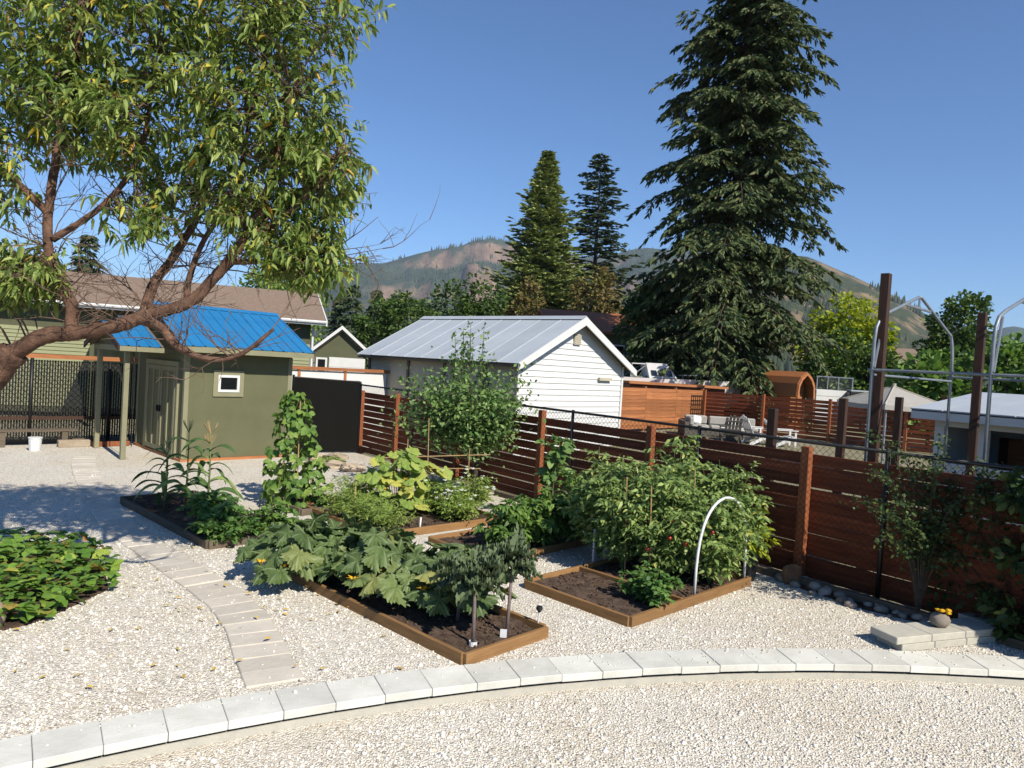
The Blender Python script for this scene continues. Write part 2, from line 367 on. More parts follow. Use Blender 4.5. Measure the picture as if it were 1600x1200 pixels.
def pavermesh(name, L, W, H, mat): return MB().box(-L/2, L/2, -W/2, W/2, -H, 0).mesh(name, mat, bevel=.008)
pm = [pavermesh('paver', .257, w_, .05, M['paver']) for w_ in (.42, .44, .43)]
for i, (a, b) in enumerate(zip(pp, pp[1:])):
    d = b-a; c = (a+b)/2
    if (Vector((c.x, c.y))-AC).length < AR+.10: continue
    inst('paver', pm[i % 3], path, (c.x, c.y, .016+random.uniform(-.003, .003)), (random.uniform(-.006, .006), random.uniform(-.006, .006), math.atan2(d.y, d.x)+random.uniform(-.02, .02)))

# curved edging of pale slabs with a low riser towards the patio
edge = MB()
n = 60
for i in range(n):
    a0, a1 = R(80)+R(68)*i/n, R(80)+R(68)*(i+1)/n
    q = [(AC.x+r*math.cos(a), AC.y+r*math.sin(a)) for r in (AR-.05, AR-.335) for a in (a0, a1)]
    edge.add([(*q[0], -.07), (*q[1], -.07), (*q[3], -.07), (*q[2], -.07), (*q[0], -.17), (*q[1], -.17), (*q[3], -.17), (*q[2], -.17)], [(0,1,2,3), (2,3,7,6), (0,1,5,4)])
edging = prop(edge.build('slab_edging', M['block']), kind='structure')
da = .372/AR; k = 0; a = R(80)
tm = MB(); hw0, hw1 = .3695/2, .3695/2*(AR-.40)/AR
tm.add([(-hw0, .18, 0), (hw0, .18, 0), (hw1, -.18, 0), (-hw1, -.18, 0), (-hw0, .18, -.06), (hw0, .18, -.06), (hw1, -.18, -.06), (-hw1, -.18, -.06)], [(0,1,2,3), (4,5,6,7), (0,1,5,4), (1,2,6,5), (2,3,7,6), (3,0,4,7)])
slabm = tm.mesh('slab', M['slab'], bevel=.004)
while a < R(146):
    rr = AR-.18; inst('slab', slabm, edging, (AC.x+rr*math.cos(a), AC.y+rr*math.sin(a), .018+random.uniform(-.003, .003)), (0, 0, a-math.pi/2+random.uniform(-.006, .006))); a += da
# lower gravel inside the curve
prop(npobj('lower_gravel', [(-9, -3, -.125), (9, -3, -.125), (9, 7.0, -.125), (-9, 7.0, -.125)], [(0, 1, 2, 3)], M['gravel']), kind='structure')

# ------------------------------------------------------------------ mountains
def smooth_table(tab, x):
    X = [p[0] for p in tab]; Y = [p[1] for p in tab]; return float(np.interp(x, X, Y))
def mountain(name, tab, D, r0, mat, nx, ny, amp, back=1.35, cliff=None):
    V = []; F = []
    t0, t1 = tab[0][0], tab[-1][0]
    for j in range(ny):
        u = j/(ny-1); d = D*(r0+(back-r0)*u); s = (d/D-r0)/(1-r0)
        for i in range(nx):
            t = t0+(t1-t0)*i/(nx-1); x = t*d; h = smooth_table(tab, t)*D
            p = Vector((x/D*7, d/D*7, 3.1)); fb = noise.fractal(p, 1.0, 2.1, 6)
            gul = noise.fractal(Vector((t*26, s*2.2, 7)), 1, 2.1, 5)                  # gullies running down the slope
            if s <= 1:
                k = s**1.15; z = h*k + amp*D*(fb*.7 + gul*.55)*(k*(1-k)*3.2)
                if cliff:                                                             # two rock walls standing under the crest
                    wgt = math.exp(-((t-cliff[0])/cliff[1])**2)
                    e = s + .05*gul + .04*fb
                    st_ = 1/(1+math.exp(-(e-.60)*90)); st2 = 1/(1+math.exp(-(e-.86)*110))
                    z = z*(1-wgt*.72) + wgt*.72*h*(.30*s/.6*(s < .6) + .30*(s >= .6) + .36*st_ + .10*max(0, s-.6) + .28*st2)
                z += h*.012*fb*(s > .95)
            else: z = h*max(0, 1-(s-1)*1.3) + amp*D*fb*.12
            V.append((x, d, min(z, h*1.03)))
    for j in range(ny-1):
        for i in range(nx-1): F.append((j*nx+i, j*nx+i+1, (j+1)*nx+i+1, (j+1)*nx+i))
    return prop(npobj(name, V, F, mat), kind='structure'), V
def hillmat(name, forest, rock, sc_, bias):
    m, t, b = nodes_of(name, .95, .05); v = coords(t, 'World')
    g = t.nodes.new('ShaderNodeNewGeometry'); sx = t.nodes.new('ShaderNodeSeparateXYZ'); t.links.new(g.outputs['Normal'], sx.inputs[0])
    n1 = noi(t, v, sc_, 8, .62)
    ad = N(t, 'ShaderNodeMath', operation='MULTIPLY_ADD'); t.links.new(sx.outputs[2], ad.inputs[0]); ad.inputs[1].default_value = -.55; t.links.new(n1, ad.inputs[2])
    fac = ramp(t, ad.outputs[0], [(bias, (0, 0, 0)), (bias+.10, (1, 1, 1))])
    n2 = noi(t, v, sc_*9, 6, .7)
    fc = ramp(t, n2, [(.3, forest[0]), (.7, forest[1])]); rc = ramp(t, noi(t, v, sc_*3, 8, .7), [(.3, rock[0]), (.7, rock[1])])
    t.links.new(mixc(t, fac, fc, rc), b.inputs['Base Color'])
    bump(t, b, n2, .8, 14)
    return m
M['hill_far'] = hillmat('cliff_mountain', ((.028, .042, .028), (.07, .08, .05)), ((.12, .08, .058), (.29, .195, .13)), .0042, .06)
M['hill_near'] = hillmat('dry_hillside', ((.035, .05, .022), (.085, .09, .045)), ((.17, .12, .075), (.27, .20, .125)), .009, .02)
T_MAIN = [(-.95, .01), (-.584, .0278), (-.451, .0537), (-.363, .0724), (-.293, .0989), (-.25, .1194), (-.223, .1289), (-.188, .132), (-.153, .1448), (-.118, .1549), (-.083, .1606), (-.07, .1684), (-.043, .1727), (-.012, .172), (.024, .1644), (.06, .1577), (.105, .1569), (.131, .1638), (.153, .1722), (.175, .1762), (.21, .174), (.255, .1723), (.345, .1556), (.436, .1345), (.7, .04)]
T_NEAR = [(-.1, .015), (.082, .0862), (.169, .1227), (.256, .159), (.344, .1777), (.397, .1783), (.433, .1663), (.47, .1543), (.507, .1388), (.544, .1233), (.571, .1072), (.599, .0929), (.664, .0639), (.711, .0399), (.801, .0231), (1.0, .01)]
T_SIDE = [(.45, .01), (.551, .0301), (.636, .0755), (.685, .1008), (.724, .0969), (.796, .0897), (.887, .0641), (1.2, .02)]
mm_, MV = mountain('mountain', T_MAIN, 3200, .42, M['hill_far'], 330, 120, .026, 1.25, (-.055, .17))
hn, HV = mountain('hillside', T_NEAR, 1450, .40, M['hill_near'], 200, 70, .018)
mountain('distant_hill', T_SIDE, 3600, .6, M['hill_far'], 60, 30, .006)
# conifers on the near hillside and the mountain's lower flank: far woods that read as a mass
def cones(name, pts, label, mat):
    P = np.array([p[:3] for p in pts]); h = np.array([p[3] for p in pts]); n = len(P)
    V = np.empty((n, 6, 3)); r = h*.2
    for k in range(5):
        a = 2*math.pi*k/5; V[:, k] = P + np.stack([r*math.cos(a), r*math.sin(a), -h*.05], 1)
    V[:, 5] = P + np.stack([0*h, 0*h, h], 1)
    T = np.array([(k, (k+1) % 5, 5) for k in range(5)]); F = (np.arange(n)[:, None, None]*6+T[None]).reshape(-1, 3)
    return prop(npobj(name, V.reshape(-1, 3), F, mat), label, 'forest', kind='stuff')
M['l_far'] = islandmat('far_conifers', [(0, (.028, .042, .022)), (.7, (.055, .07, .034)), (1, (.08, .08, .04))], .9)
pts = []
HVa = np.array(HV).reshape(70, 200, 3)
for _ in range(9000):
    j = random.uniform(2, 50); i = random.uniform(60, 198); a = HVa[int(j), int(i)]; b = HVa[int(j)+1, int(i)+1 if int(i) < 199 else int(i)]
    t = random.random(); p = a*(1-t)+b*t
    d = noise.fractal(Vector((p[0]*.006, p[1]*.006, .4)), 1, 2, 4)
    if d > -.02 + .22*(j/50): pts.append((p[0]+random.uniform(-8, 8), p[1], p[2]-.5, random.uniform(8, 19)))
pts2 = []
MVa = np.array(MV).reshape(120, 330, 3)
for _ in range(14000):
    j = random.uniform(8, 84); i = random.uniform(70, 270); a = MVa[int(j), int(i)]; b = MVa[int(j)+1, int(i)+1]
    if b[2]-a[2] > 22: continue
    t = random.random(); p = a*(1-t)+b*t
    if noise.fractal(Vector((p[0]*.004, p[1]*.004, 2.4)), 1, 2, 4) > -.12: pts2.append((p[0]+random.uniform(-8, 8), p[1], p[2]-.5, random.uniform(9, 22)))
cones('mountain_forest', pts2, 'dark forest covering the lower slopes of the cliff mountain', M['l_far'])
cones('hillside_forest', pts, 'dark conifers scattered over the dry brown hillside', M['l_far'])
# ================================================================== FENCES
ROWZ = .155
def on_fence(t, off=0): return FA + FD*t + FN*off
# black chain-link fence along the garden
def chain(parent, L, h, pitch, r, z0=.04):
    m = MB()
    for s in (1, -1):
        k = -h
        while k < L:
            x0, x1 = k, k+h; za, zb = 0, h
            if x0 < 0: za = -x0; x0 = 0
            if x1 > L: zb = h-(x1-L); x1 = L
            if s == 1: m.tube([(x0, 0, z0+za), (x1, 0, z0+zb)], r, 3, False)
            else: m.tube([(x0, .004, z0+h-za), (x1, .004, z0+h-zb)], r, 3, False)
            k += pitch
    o = m.build('chain_link_mesh', M['black'], parent); o['kind'] = 'stuff'; return o
T0 = -1.42; LF = 16.2
fr = math.atan2(FD.y, FD.x)
cf = thing('chain_link_fence', 'black chain-link fence with round posts in front of red slatted boards', 'fence', (*on_fence(T0), 0), fr)
for i in range(7): MB().tube([(0, 0, -.1), (0, 0, 1.80)], .027, 8).build('post', M['black'], cf, (.02+i*2.62, 0, 0), smooth=True)
MB().tube([(0, 0, 1.765), (LF, 0, 1.765)], .021, 8).build('top_rail', M['black'], cf, smooth=True)
MB().tube([(0, 0, .05), (LF, 0, .05)], .006, 5).build('tension_wire', M['black'], cf)
chain(cf, LF, 1.70, .083, .0024)
# red stained slat fence right behind it
wf = thing('slat_fence', 'red stained horizontal slat fence behind black chain-link mesh', 'fence', (*on_fence(T0, .16), 0), fr)
posts = [-.05, 1.75, 4.35, 7.0, 9.55, 12.1, 14.6, 16.3]
posts_h = [1.62, 1.66, 1.62, 1.72, 1.70, 1.70, 1.7, 1.7]
for x, h in zip(posts, posts_h): MB().box(-.055, .055, -.135, -.026, 0, h).build('post', M['redpost'], wf, (x, 0, 0), bevel=.005)
bl = {}
for i in range(len(posts)-1):
    x0, x1 = posts[i]+.01, posts[i+1]-.01
    key = round(x1-x0, 2)
    if key not in bl: bl[key] = MB().box(-key/2, key/2, -.011, .011, -.069, .069).mesh('board', M['redwood'], bevel=.003)
    tight = i >= 4                                                   # the nearer bays are boarded almost without gaps
    for r_ in range(11 if tight else 10):
        z = .10 + r_*(.1425 if tight else ROWZ) + (.012 if r_ > 7 else 0)
        o = inst('board', bl[key], wf, ((x0+x1)/2, random.uniform(-.006, .006), z+random.uniform(-.004, .004)), (0, random.uniform(-.003, .003), math.pi*random.randint(0, 1)))
MB().box(-.25, .0, -.02, .02, 0, 1.3).build('post', M['darkpost'], wf, (posts[1], -.001, 0)) if 0 else None

# black screen gate between shed and boundary fence
gA, gB = Vector((-5.42, 17.78)), on_fence(T0-.02)
gl = (gB-gA).length; gr = math.atan2(gB.y-gA.y, gB.x-gA.x)
g = thing('screen_gate', 'black cloth-covered gate between olive shed and slat fence', 'gate', (*gA, 0), gr)
MB().box(.02, gl-.02, -.012, .012, .03, 1.86).build('screen_cloth', M['screen'], g)
for a, b in (((0, 0, 0), (0, 0, 1.94)), ((gl, 0, 0), (gl, 0, 1.84))): MB().tube([a, b], .03, 8).build('post', M['black'], g)
MB().tube([(0, 0, 1.88), (gl, 0, 1.83)], .022, 8).build('top_rail', M['black'], g)

# rear fence: posts with red cap, chain-link with slats on one half, white panels on the other
rA = Vector((-13.6, 14.35)); rd = Vector((.735, .678)); rl = 13.2; rr_ = math.atan2(rd.y, rd.x)
rf = thing('slatted_chain_link_fence', 'dark privacy-slat chain-link fence capped with a red rail behind the shed', 'fence', (*rA, 0), rr_)
m = MB(); x = 0
while x < 8.2: m.box(x, x+.036, -.004, .004, .06, 1.96); x += .055
o = m.build('privacy_slat', M['slat'], rf); o['kind'] = 'stuff'
m = MB()
for s in (1, -1):
    k = -1.9
    while k < 8.2:
        x0, x1 = max(k, 0), min(k+1.9, 8.2); za, zb = (x0-k), (x1-k)
        if s == 1: m.tube([(x0, -.012, .05+za), (x1, -.012, .05+zb)], .005, 3, False)
        else: m.tube([(x0, -.016, 1.95-za), (x1, -.016, 1.95-zb)], .005, 3, False)
        k += .142
o = m.build('chain_link_mesh', M['black'], rf); o['kind'] = 'stuff'
for i in range(6): MB().tube([(.1+i*1.62, -.05, 0), (.1+i*1.62, -.05, 2.0)], .035, 8).build('post', M['black'], rf, smooth=True)
MB().box(0, 8.3, -.07, -.02, .56, .64).build('lower_rail', M['darkpost'], rf)
MB().box(0, 8.3, -.08, .07, 2.0, 2.10).build('cap_rail', M['cedar'], rf)
MB().box(0, 8.3, -.06, .02, -.02, .10).build('kick_board', M['oldwood'], rf)
wp = thing('white_panel_fence', 'white panel fence with red cap rail behind the black gate', 'fence', (*(rA+rd*8.42), 0), rr_)
for i in range(3):
    MB().box(.05+i*1.52, 1.50+i*1.52, -.01, .01, .05, 1.99).build('panel', M['white'], wp)
    MB().box(-.03+i*1.52, .05+i*1.52, -.045, .045, 0, 2.0).build('post', M['cedar'], wp)
MB().box(-.04, 4.7, -.08, .07, 2.001, 2.10).build('cap_rail', M['cedar'], wp)

# neighbour's back fences: a lit cedar stretch and a red stretch with gaps
def slatfence(name, label, a, b, z0, top, rows, gap, mat, pmat, span=2.4, face=-1, skip=()):
    a = Vector(a); b = Vector(b); L = (b-a).length; n = max(1, round(L/span)); sp = L/n
    t = thing(name, label, 'fence', (*a, z0), math.atan2(b.y-a.y, b.x-a.x))
    bh = (top-z0-.05)/rows; bmsh = MB().box(-sp/2+.004, sp/2-.004, -.012, .012, -bh/2+gap/2, bh/2-gap/2).mesh('board', mat)
    for i in range(n):
        for k in range(rows):
            inst('board', bmsh, t, ((i+.5)*sp, random.uniform(-.008, .008), .05+bh*(k+.5)+random.uniform(-gap*.25, gap*.25)), (0, random.uniform(-.004, .004), math.pi*random.randint(0, 1)))
    pmsh = MB().box(-.05, .05, .014, .11, -.3, top-z0+.06).mesh('post', pmat)
    for i in range(n+1): inst('post', pmsh, t, (i*sp, 0 if face < 0 else -.124, 0))
    return t
fa = slatfence('cedar_fence', 'sunlit orange cedar board fence with small lattice opening', (3.6, 25.6), (8.04, 30.0), .36, 1.95, 11, .008, M['cedar'], M['cedar'])
lat = MB()
for i in range(6): lat.box(.0+i*.16, .02+i*.16, -.05, -.03, 0, .95)
for i in range(6): lat.box(0, .82, -.06, -.04, .0+i*.18, .02+i*.18)
lat.build('lattice', M['darkpost'], fa, (5.25, 0, .45))
slatfence('gapped_slat_fence', 'long red slat fence with bright gaps behind the outdoor sofa', (8.1, 29.94), (17.2, 20.9), .36, 1.92, 10, .03, M['redwood'], M['redpost'], face=1)

# ================================================================== GARDEN SHED
C0 = Vector((-6.98, 15.3)); LW, LD = 2.44, 3.05                     # e1 = window wall, e2 = door wall
sh = thing('garden_shed', 'olive green garden shed with blue metal roof and lean-to porch', 'shed', (*C0, 0), math.atan2(E1.y, E1.x))
# local x along window wall, local y along door wall (away from the camera)
WT, RZ, EV = 2.36, 3.43, 2.52
MB().box(0, LW, 0, .05, .06, WT).build('wall', M['olive'], sh)
MB().box(LW-.05, LW, .05, LD-.05, .06, WT).build('wall', M['olive'], sh)
MB().box(0, LW, LD-.05, LD, .06, WT).build('wall', M['olive'], sh)
MB().prism([(.05, .06), (LD-.05, .06), (LD-.05, WT), (LD/2, RZ-.14), (.05, WT)], 'x', 0, .05).build('wall', M['olive'], sh)
MB().prism([(.052, WT), (LD-.052, WT), (LD/2, RZ-.14)], 'x', LW-.05, LW).build('wall', M['olive'], sh)
MB().box(-.03, LW+.03, -.03, LD+.03, 0, .058).build('plinth', M['cedar'], sh)
for x, y in ((-.012, -.012), (LW-.088, -.012), (-.012, LD-.088)): MB().box(x, x+.1, y, y+.1, .06, WT-.01).build('corner_trim', M['olivetrim'], sh, bevel=.004)
def slope(xa, xb, y0, z0, y1, z1, th=.02):
    return [(y0, z0), (y1, z1), (y1, z1+th), (y0, z0+th)]
rw = LD/2+.48
roof = MB().prism([(-.48, EV-.03), (LD/2, RZ-.03), (LD+.48, EV-.03), (LD+.48, EV-.005), (LD/2, RZ-.005), (-.48, EV-.005)], 'x', -.28, LW+.28).build('roof', M['oldwood'], sh)
npan = 12; pw = (LW+.56)/npan
sl = (RZ-EV)/rw; cs = 1/math.sqrt(1+sl*sl)
for side in (0, 1):
    y0, y1 = (-.51, LD/2) if side == 0 else (LD+.51, LD/2)
    z0 = EV-.03*sl
    mm = MB(); s = 1
    # sheet with a raised rib along one edge
    prof = [(0, 0), (pw-.05, 0), (pw-.04, .022), (pw-.012, .022), (pw-.001, 0)]
    vs = []
    for (yy, zz) in ((y0, z0), (y1, RZ)):
        for (px_, pz) in prof: vs.append((px_, yy, zz+pz+.002))
    fs = [(i, i+1, i+6, i+5) for i in range(4)]
    mm.add(vs, fs); nv = len(vs); mm.add([(a, b, c-.012) for a, b, c in vs], [f[::-1] for f in fs]); 
    for i in range(4): mm.f += [(i, i+1, nv+i+1, nv+i), (5+i, 6+i, nv+6+i, nv+5+i)]
    pmesh = mm.mesh('roof_panel', M['blue'])
    for i in range(npan): inst('roof_panel', pmesh, roof, (-.28+i*pw, 0, 0))
MB().prism([(LD/2-.14, RZ-.045), (LD/2, RZ+.03), (LD/2+.14, RZ-.045), (LD/2, RZ+.012)], 'x', -.30, LW+.30).build('ridge_cap', M['blue'], roof)
MB().box(-.28, LW+.28, -.505, -.465, EV-.15, EV-.035).build('fascia', M['olivetrim'], roof)
MB().box(-.26, LW+.26, -.464, .0, EV-.15, EV-.135).build('soffit', M['oldwood'], roof)
for x in (-.30, LW+.262):
    MB().prism([(-.50, EV-.15), (LD/2, RZ-.15), (LD+.50, EV-.15), (LD+.50, EV-.01), (LD/2, RZ-.01), (-.50, EV-.01)], 'x', x, x+.038).build('barge_board', M['darkpost'], roof)
# window with double trim
wx, wz, ww, wh = .60, 1.42, .52, .44
win = MB().add([], []) ; 
def frame(x0, x1, z0, z1, t, y0, y1):
    m = MB(); m.box(x0, x1, y0, y1, z0, z0+t); m.box(x0, x1, y0, y1, z1-t, z1); m.box(x0, x0+t, y0, y1, z0+t, z1-t); m.box(x1-t, x1, y0, y1, z0+t, z1-t); return m
wn = frame(wx, wx+.68, wz, wz+.58, .10, -.03, -.002).build('window', M['olivetrim'], sh)
frame(wx+.10, wx+.58, wz+.10, wz+.48, .055, -.042, -.004).build('frame', M['white'], wn)
MB().box(wx+.155, wx+.525, -.012, -.006, wz+.155, wz+.425).build('pane', M['glass'], wn)
# doors on the porch side: two leaves of framed panels
for i, y0 in enumerate((.42, 1.34)):
    d = MB().box(-.035, -.002, y0, y0+.88, .10, 2.02).build('door', M['olivedoor'], sh)
    for (a, b, c, e) in ((y0, y0+.09, .10, 2.02), (y0+.79, y0+.88, .10, 2.02), (y0+.09, y0+.79, .10, .2), (y0+.09, y0+.79, 1.92, 2.02), (y0+.405, y0+.475, .2, 1.92)):
        MB().box(-.058, -.036, a, b, c, e).build('trim', M['olivetrim'], d)
    MB().box(-.10, -.06, y0+(.80 if i == 0 else .03), y0+(.84 if i == 0 else .07), .98, 1.12).build('handle', M['black'], d)
for y in (.30, 2.24): MB().box(-.05, -.001, y, y+.1, .06, 2.13).build('door_trim', M['olivetrim'], sh)
MB().box(-.052, -.001, .28, 2.36, 2.03, 2.14).build('door_trim', M['olivetrim'], sh)
# porch: two posts, beam, small gable roof
pc, ph, pe, px0 = 1.72, 2.93, 2.44, -1.18
for y in (.74, 2.70): MB().box(-.99, -.89, y-.05, y+.05, 0, 2.30).build('porch_post', M['olivetrim'], sh, bevel=.005)
MB().box(-1.0, -.88, .52, 2.92, 2.30, 2.42).build('porch_beam', M['olivetrim'], sh)
for y in (.69, 2.65): MB().box(-.88, .0, y, y+.1, 2.302, 2.40).build('porch_beam', M['olivetrim'], sh)
MB().prism([(.60, 2.42), (2.84, 2.42), (pc, ph-.06)], 'x', -.98, -.95).build('porch_gable', M['olive'], sh)
pr = MB().prism([(.45, pe-.02), (pc, ph-.02), (2.99, pe-.02), (2.99, pe), (pc, ph), (.45, pe)], 'x', px0, -.31).build('porch_roof', M['oldwood'], sh)
for side in (0, 1):
    y0 = .42 if side == 0 else 3.02; mm = MB(); vs = []
    for (yy, zz) in ((y0, pe-.012), (pc, ph)):
        for (a_, b_) in ((0, 0), (.165, 0), (.173, .02), (.2, .02), (.208, 0)): vs.append((a_, yy, zz+b_+.002))
    fs = [(i, i+1, i+6, i+5) for i in range(4)]; nv = len(vs)
    mm.add(vs, fs); mm.add([(a, b, c-.01) for a, b, c in vs], [f[::-1] for f in fs])
    for i in range(4): mm.f += [(i, i+1, nv+i+1, nv+i), (5+i, 6+i, nv+6+i, nv+5+i)]
    pmesh = mm.mesh('roof_panel', M['blue'])
    for i in range(4): inst('roof_panel', pmesh, pr, (px0-.02+i*.21, 0, 0))
MB().box(px0, -.31, .40, .44, pe-.13, pe-.03).build('fascia', M['olivetrim'], pr)
for x in (px0-.035,): MB().prism([(.42, pe-.13), (pc, ph-.12), (3.02, pe-.13), (3.02, pe-.005), (pc, ph-.005), (.42, pe-.005)], 'x', x, x+.033).build('barge_board', M['darkpost'], pr)
lamp = MB().box(-1.04, -1.001, .60, .68, 2.36, 2.50).build('lamp', M['white'], sh)
MB().tube([(-.86, .66, 2.36), (-.86, .5, 2.1), (-.86, .45, .3)], .008, 5).build('downspout', M['black'], sh)

# ================================================================== WHITE GARAGE
g1 = Vector((.68, .733)); GW, GL, GE, GR = 5.5, 7.3, 2.62, 4.06
gar = thing('white_garage', 'white lap-sided garage with grey metal roof beyond the slat fence', 'garage', (.16, 18.95, 0), math.atan2(g1.y, g1.x))
ov = .28; x0, x1, y0, y1 = ov, GW-ov, ov, GL-ov
pitch = (GR-GE)/(GW/2)
def rz_at(x): return GE + pitch*(min(x, GW-x)) - .05
MB().prism([(x0, 0), (x1, 0), (x1, rz_at(x1)), (GW/2, GR-.05), (x0, rz_at(x0))], 'y', y0+.02, y0+.12).build('wall', M['white'], gar)
MB().prism([(x0, 0), (x1, 0), (x1, rz_at(x1)), (GW/2, GR-.05), (x0, rz_at(x0))], 'y', y1-.1, y1).build('wall', M['white'], gar)
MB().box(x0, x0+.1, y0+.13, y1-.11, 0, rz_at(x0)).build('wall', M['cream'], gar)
MB().box(x1-.1, x1, y0+.13, y1-.11, 0, rz_at(x1)).build('wall', M['white'], gar)
bh = .168; z = .05
while z < GR-.25:                                                    # lap boards of the gable, clipped to the rake
    za, zb = z, z+bh-.004
    xa = max(x0, (za+.08-GE)/pitch) if za > GE-.2 else x0; xb = max(x0, (zb+.08-GE)/pitch) if zb > GE-.2 else x0
    v = [(xa, y0-.008, za), (GW-xa, y0-.008, za), (GW-xb, y0+.012, zb), (xb, y0+.012, zb), (xa, y0+.0195, za), (GW-xa, y0+.0195, za), (GW-xb, y0+.0195, zb), (xb, y0+.0195, zb)]
    MB().add(v, [(0,1,2,3), (4,5,6,7), (0,1,5,4), (1,2,6,5), (2,3,7,6), (3,0,4,7)]).build('siding_board', M['white'], gar); z += bh
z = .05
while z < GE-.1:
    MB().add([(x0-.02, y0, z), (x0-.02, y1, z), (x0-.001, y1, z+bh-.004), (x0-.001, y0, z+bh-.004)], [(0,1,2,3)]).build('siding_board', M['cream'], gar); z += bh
for y in (y0+1.2, y0+2.9, y0+4.6, y1-.1): MB().box(x0-.05, x0-.021, y, y+.1, 0, GE-.1).build('batten', M['oldwood'], gar)
for x in (x0-.03, x1-.06): MB().box(x, x+.09, y0-.035, y0+.0, 0, rz_at(x0)-.06).build('corner_board', M['white'], gar)
gro = MB().prism([(0, GE-.06), (GW/2, GR-.06), (GW, GE-.06), (GW, GE-.035), (GW/2, GR-.035), (0, GE-.035)], 'y', .0, GL).build('roof', M['oldwood'], gar)
npn = 9; pw = GL/npn
for side in (0, 1):
    xa = -.05 if side == 0 else GW+.05; mm = MB(); vs = []
    for (xx, zz) in ((xa, GE-.05*pitch), (GW/2, GR)):
        for (py_, pz) in ((0, 0), (pw-.06, 0), (pw-.05, .010), (pw-.015, .010), (pw-.002, 0)): vs.append((xx, py_, zz+pz-.03))
    fs = [(i, i+1, i+6, i+5) for i in range(4)]; nv = len(vs)
    mm.add(vs, fs); mm.add([(a, b, c-.004) for a, b, c in vs], [f[::-1] for f in fs])
    pmesh = mm.mesh('roof_panel', M['galv'])
    for i in range(npn): inst('roof_panel', pmesh, gro, (0, i*pw, random.uniform(0, .004)))
MB().prism([(GW/2-.2, GR-.10), (GW/2, GR+.02), (GW/2+.2, GR-.10), (GW/2, GR-.005)], 'y', -.02, GL+.02).build('ridge_cap', M['galv'], gro)
for (ya, yb) in ((-.05, -.005),):
    MB().prism([(-.05, GE-.24), (GW/2, GR-.26), (GW/2, GR-.02), (-.05, GE-.045)], 'y', ya, yb).build('rake_board', M['white'], gro)
    MB().prism([(GW+.05, GE-.24), (GW/2, GR-.26), (GW/2, GR-.02), (GW+.05, GE-.045)], 'y', ya-.002, yb-.001).build('rake_board', M['white'], gro)
MB().box(.0, x0-.06, .001, GL-.001, GE-.16, GE-.10).build('eave_board', M['oldwood'], gro)
v = MB().box(GW/2-.16, GW/2+.16, y0-.05, y0-.012, 3.22, 3.56).build('vent', M['cream'], gar)
for i in range(5): MB().box(GW/2-.14, GW/2+.14, y0-.062, y0-.051, 3.25+i*.06, 3.28+i*.06).build('louvre', M['cream'], v)
MB().box(3.9, 4.55, y0-.10, y0-.02, 2.20, 2.29).build('wall_lamp', M['cream'], gar)

# ================================================================== HOUSES
hd = Vector((.934, .358)); hA = Vector((-7.0, 26.6))
ho = thing('neighbour_house', 'sage green neighbour house with brown shingle roof behind the dark fence', 'house', (*(hA-hd*15.2), 0), math.atan2(hd.y, hd.x))
HL, HD, HE, HR = 15.2, 8.0, 3.72, 5.02
MB().box(.4, HL-.5, .55, HD-.5, 0, 3.55).build('wall', M['holive'], ho)
m = MB(); z = .2
while z < 2.75: m.add([(.4, .52, z), (HL-.5, .52, z), (HL-.5, .545, z+.12), (.4, .545, z+.12)], [(0,1,2,3)]); z += .125
o = m.build('lap_siding', M['hsiding'], ho); o['kind'] = 'stuff'
MB().prism([(.5, 3.551), (HD-.5, 3.551), (HD/2, HR-.22)], 'x', HL-.6, HL-.5).build('gable', M['holive'], ho)
hr = MB().prism([(0, HE-.1), (HD/2, HR-.1), (HD, HE-.1), (HD, HE), (HD/2, HR), (0, HE)], 'x', -.2, HL).build('roof', M['shingle'], ho)
MB().box(-.2, HL, -.04, -.001, HE-.17, HE-.005).build('fascia', M['white'], hr)
MB().tube([(-.2, -.08, HE-.06), (HL, -.08, HE-.06)], .05, 6).build('gutter', M['white'], hr)
for x in (HL+.001,): MB().prism([(0, HE-.2), (HD/2, HR-.2), (HD, HE-.2), (HD, HE+.01), (HD/2, HR+.01), (0, HE+.01)], 'x', x, x+.04).build('barge_board', M['white'], hr)
MB().tube([(HL-.42, .47, 3.5), (HL-.42, .47, 0)], .045, 6).build('downspout', M['white'], ho)
for (xa, za, wd, hh) in ((3.2, 2.2, 1.5, 1.0), (8.3, 2.5, 1.0, .9), (13.0, 2.45, .9, .8)):
    f_ = frame(xa, xa+wd, za, za+hh, .07, .47, .53).build('window', M['white'], ho)
    MB().box(xa+.07, xa+wd-.07, .49, .51, za+.07, za+hh-.07).build('pane', M['glass'], f_)
MB().box(9.6, 10.3, .3, .52, 1.2, 1.75).build('air_unit', M['galv'], ho)
# dark gabled porch in front of the house
po = thing('gabled_carport', 'dark gabled porch roof in front of the sage green house', 'porch', (-12.9, 21.4, 0), math.atan2(hd.y, hd.x))
MB().prism([(-.2, 2.55), (1.5, 3.25), (3.2, 2.55), (3.2, 2.67), (1.5, 3.37), (-.2, 2.67)], 'y', 0, 3.2).build('roof', M['shingle'], po)
MB().prism([(.1, 2.4), (2.9, 2.4), (2.9, 2.6), (1.5, 3.2), (.1, 2.6)], 'y', .4, .5).build('gable', M['holive'], po)
for x in (.15, 2.75): MB().box(x, x+.12, .4, .52, 0, 2.4).build('post', M['holive'], po)
MB().prism([(-.25, 2.5), (1.5, 3.22), (3.25, 2.5), (3.25, 2.6), (1.5, 3.32), (-.25, 2.6)], 'y', -.03, -.002).build('barge_board', M['holive'], po)

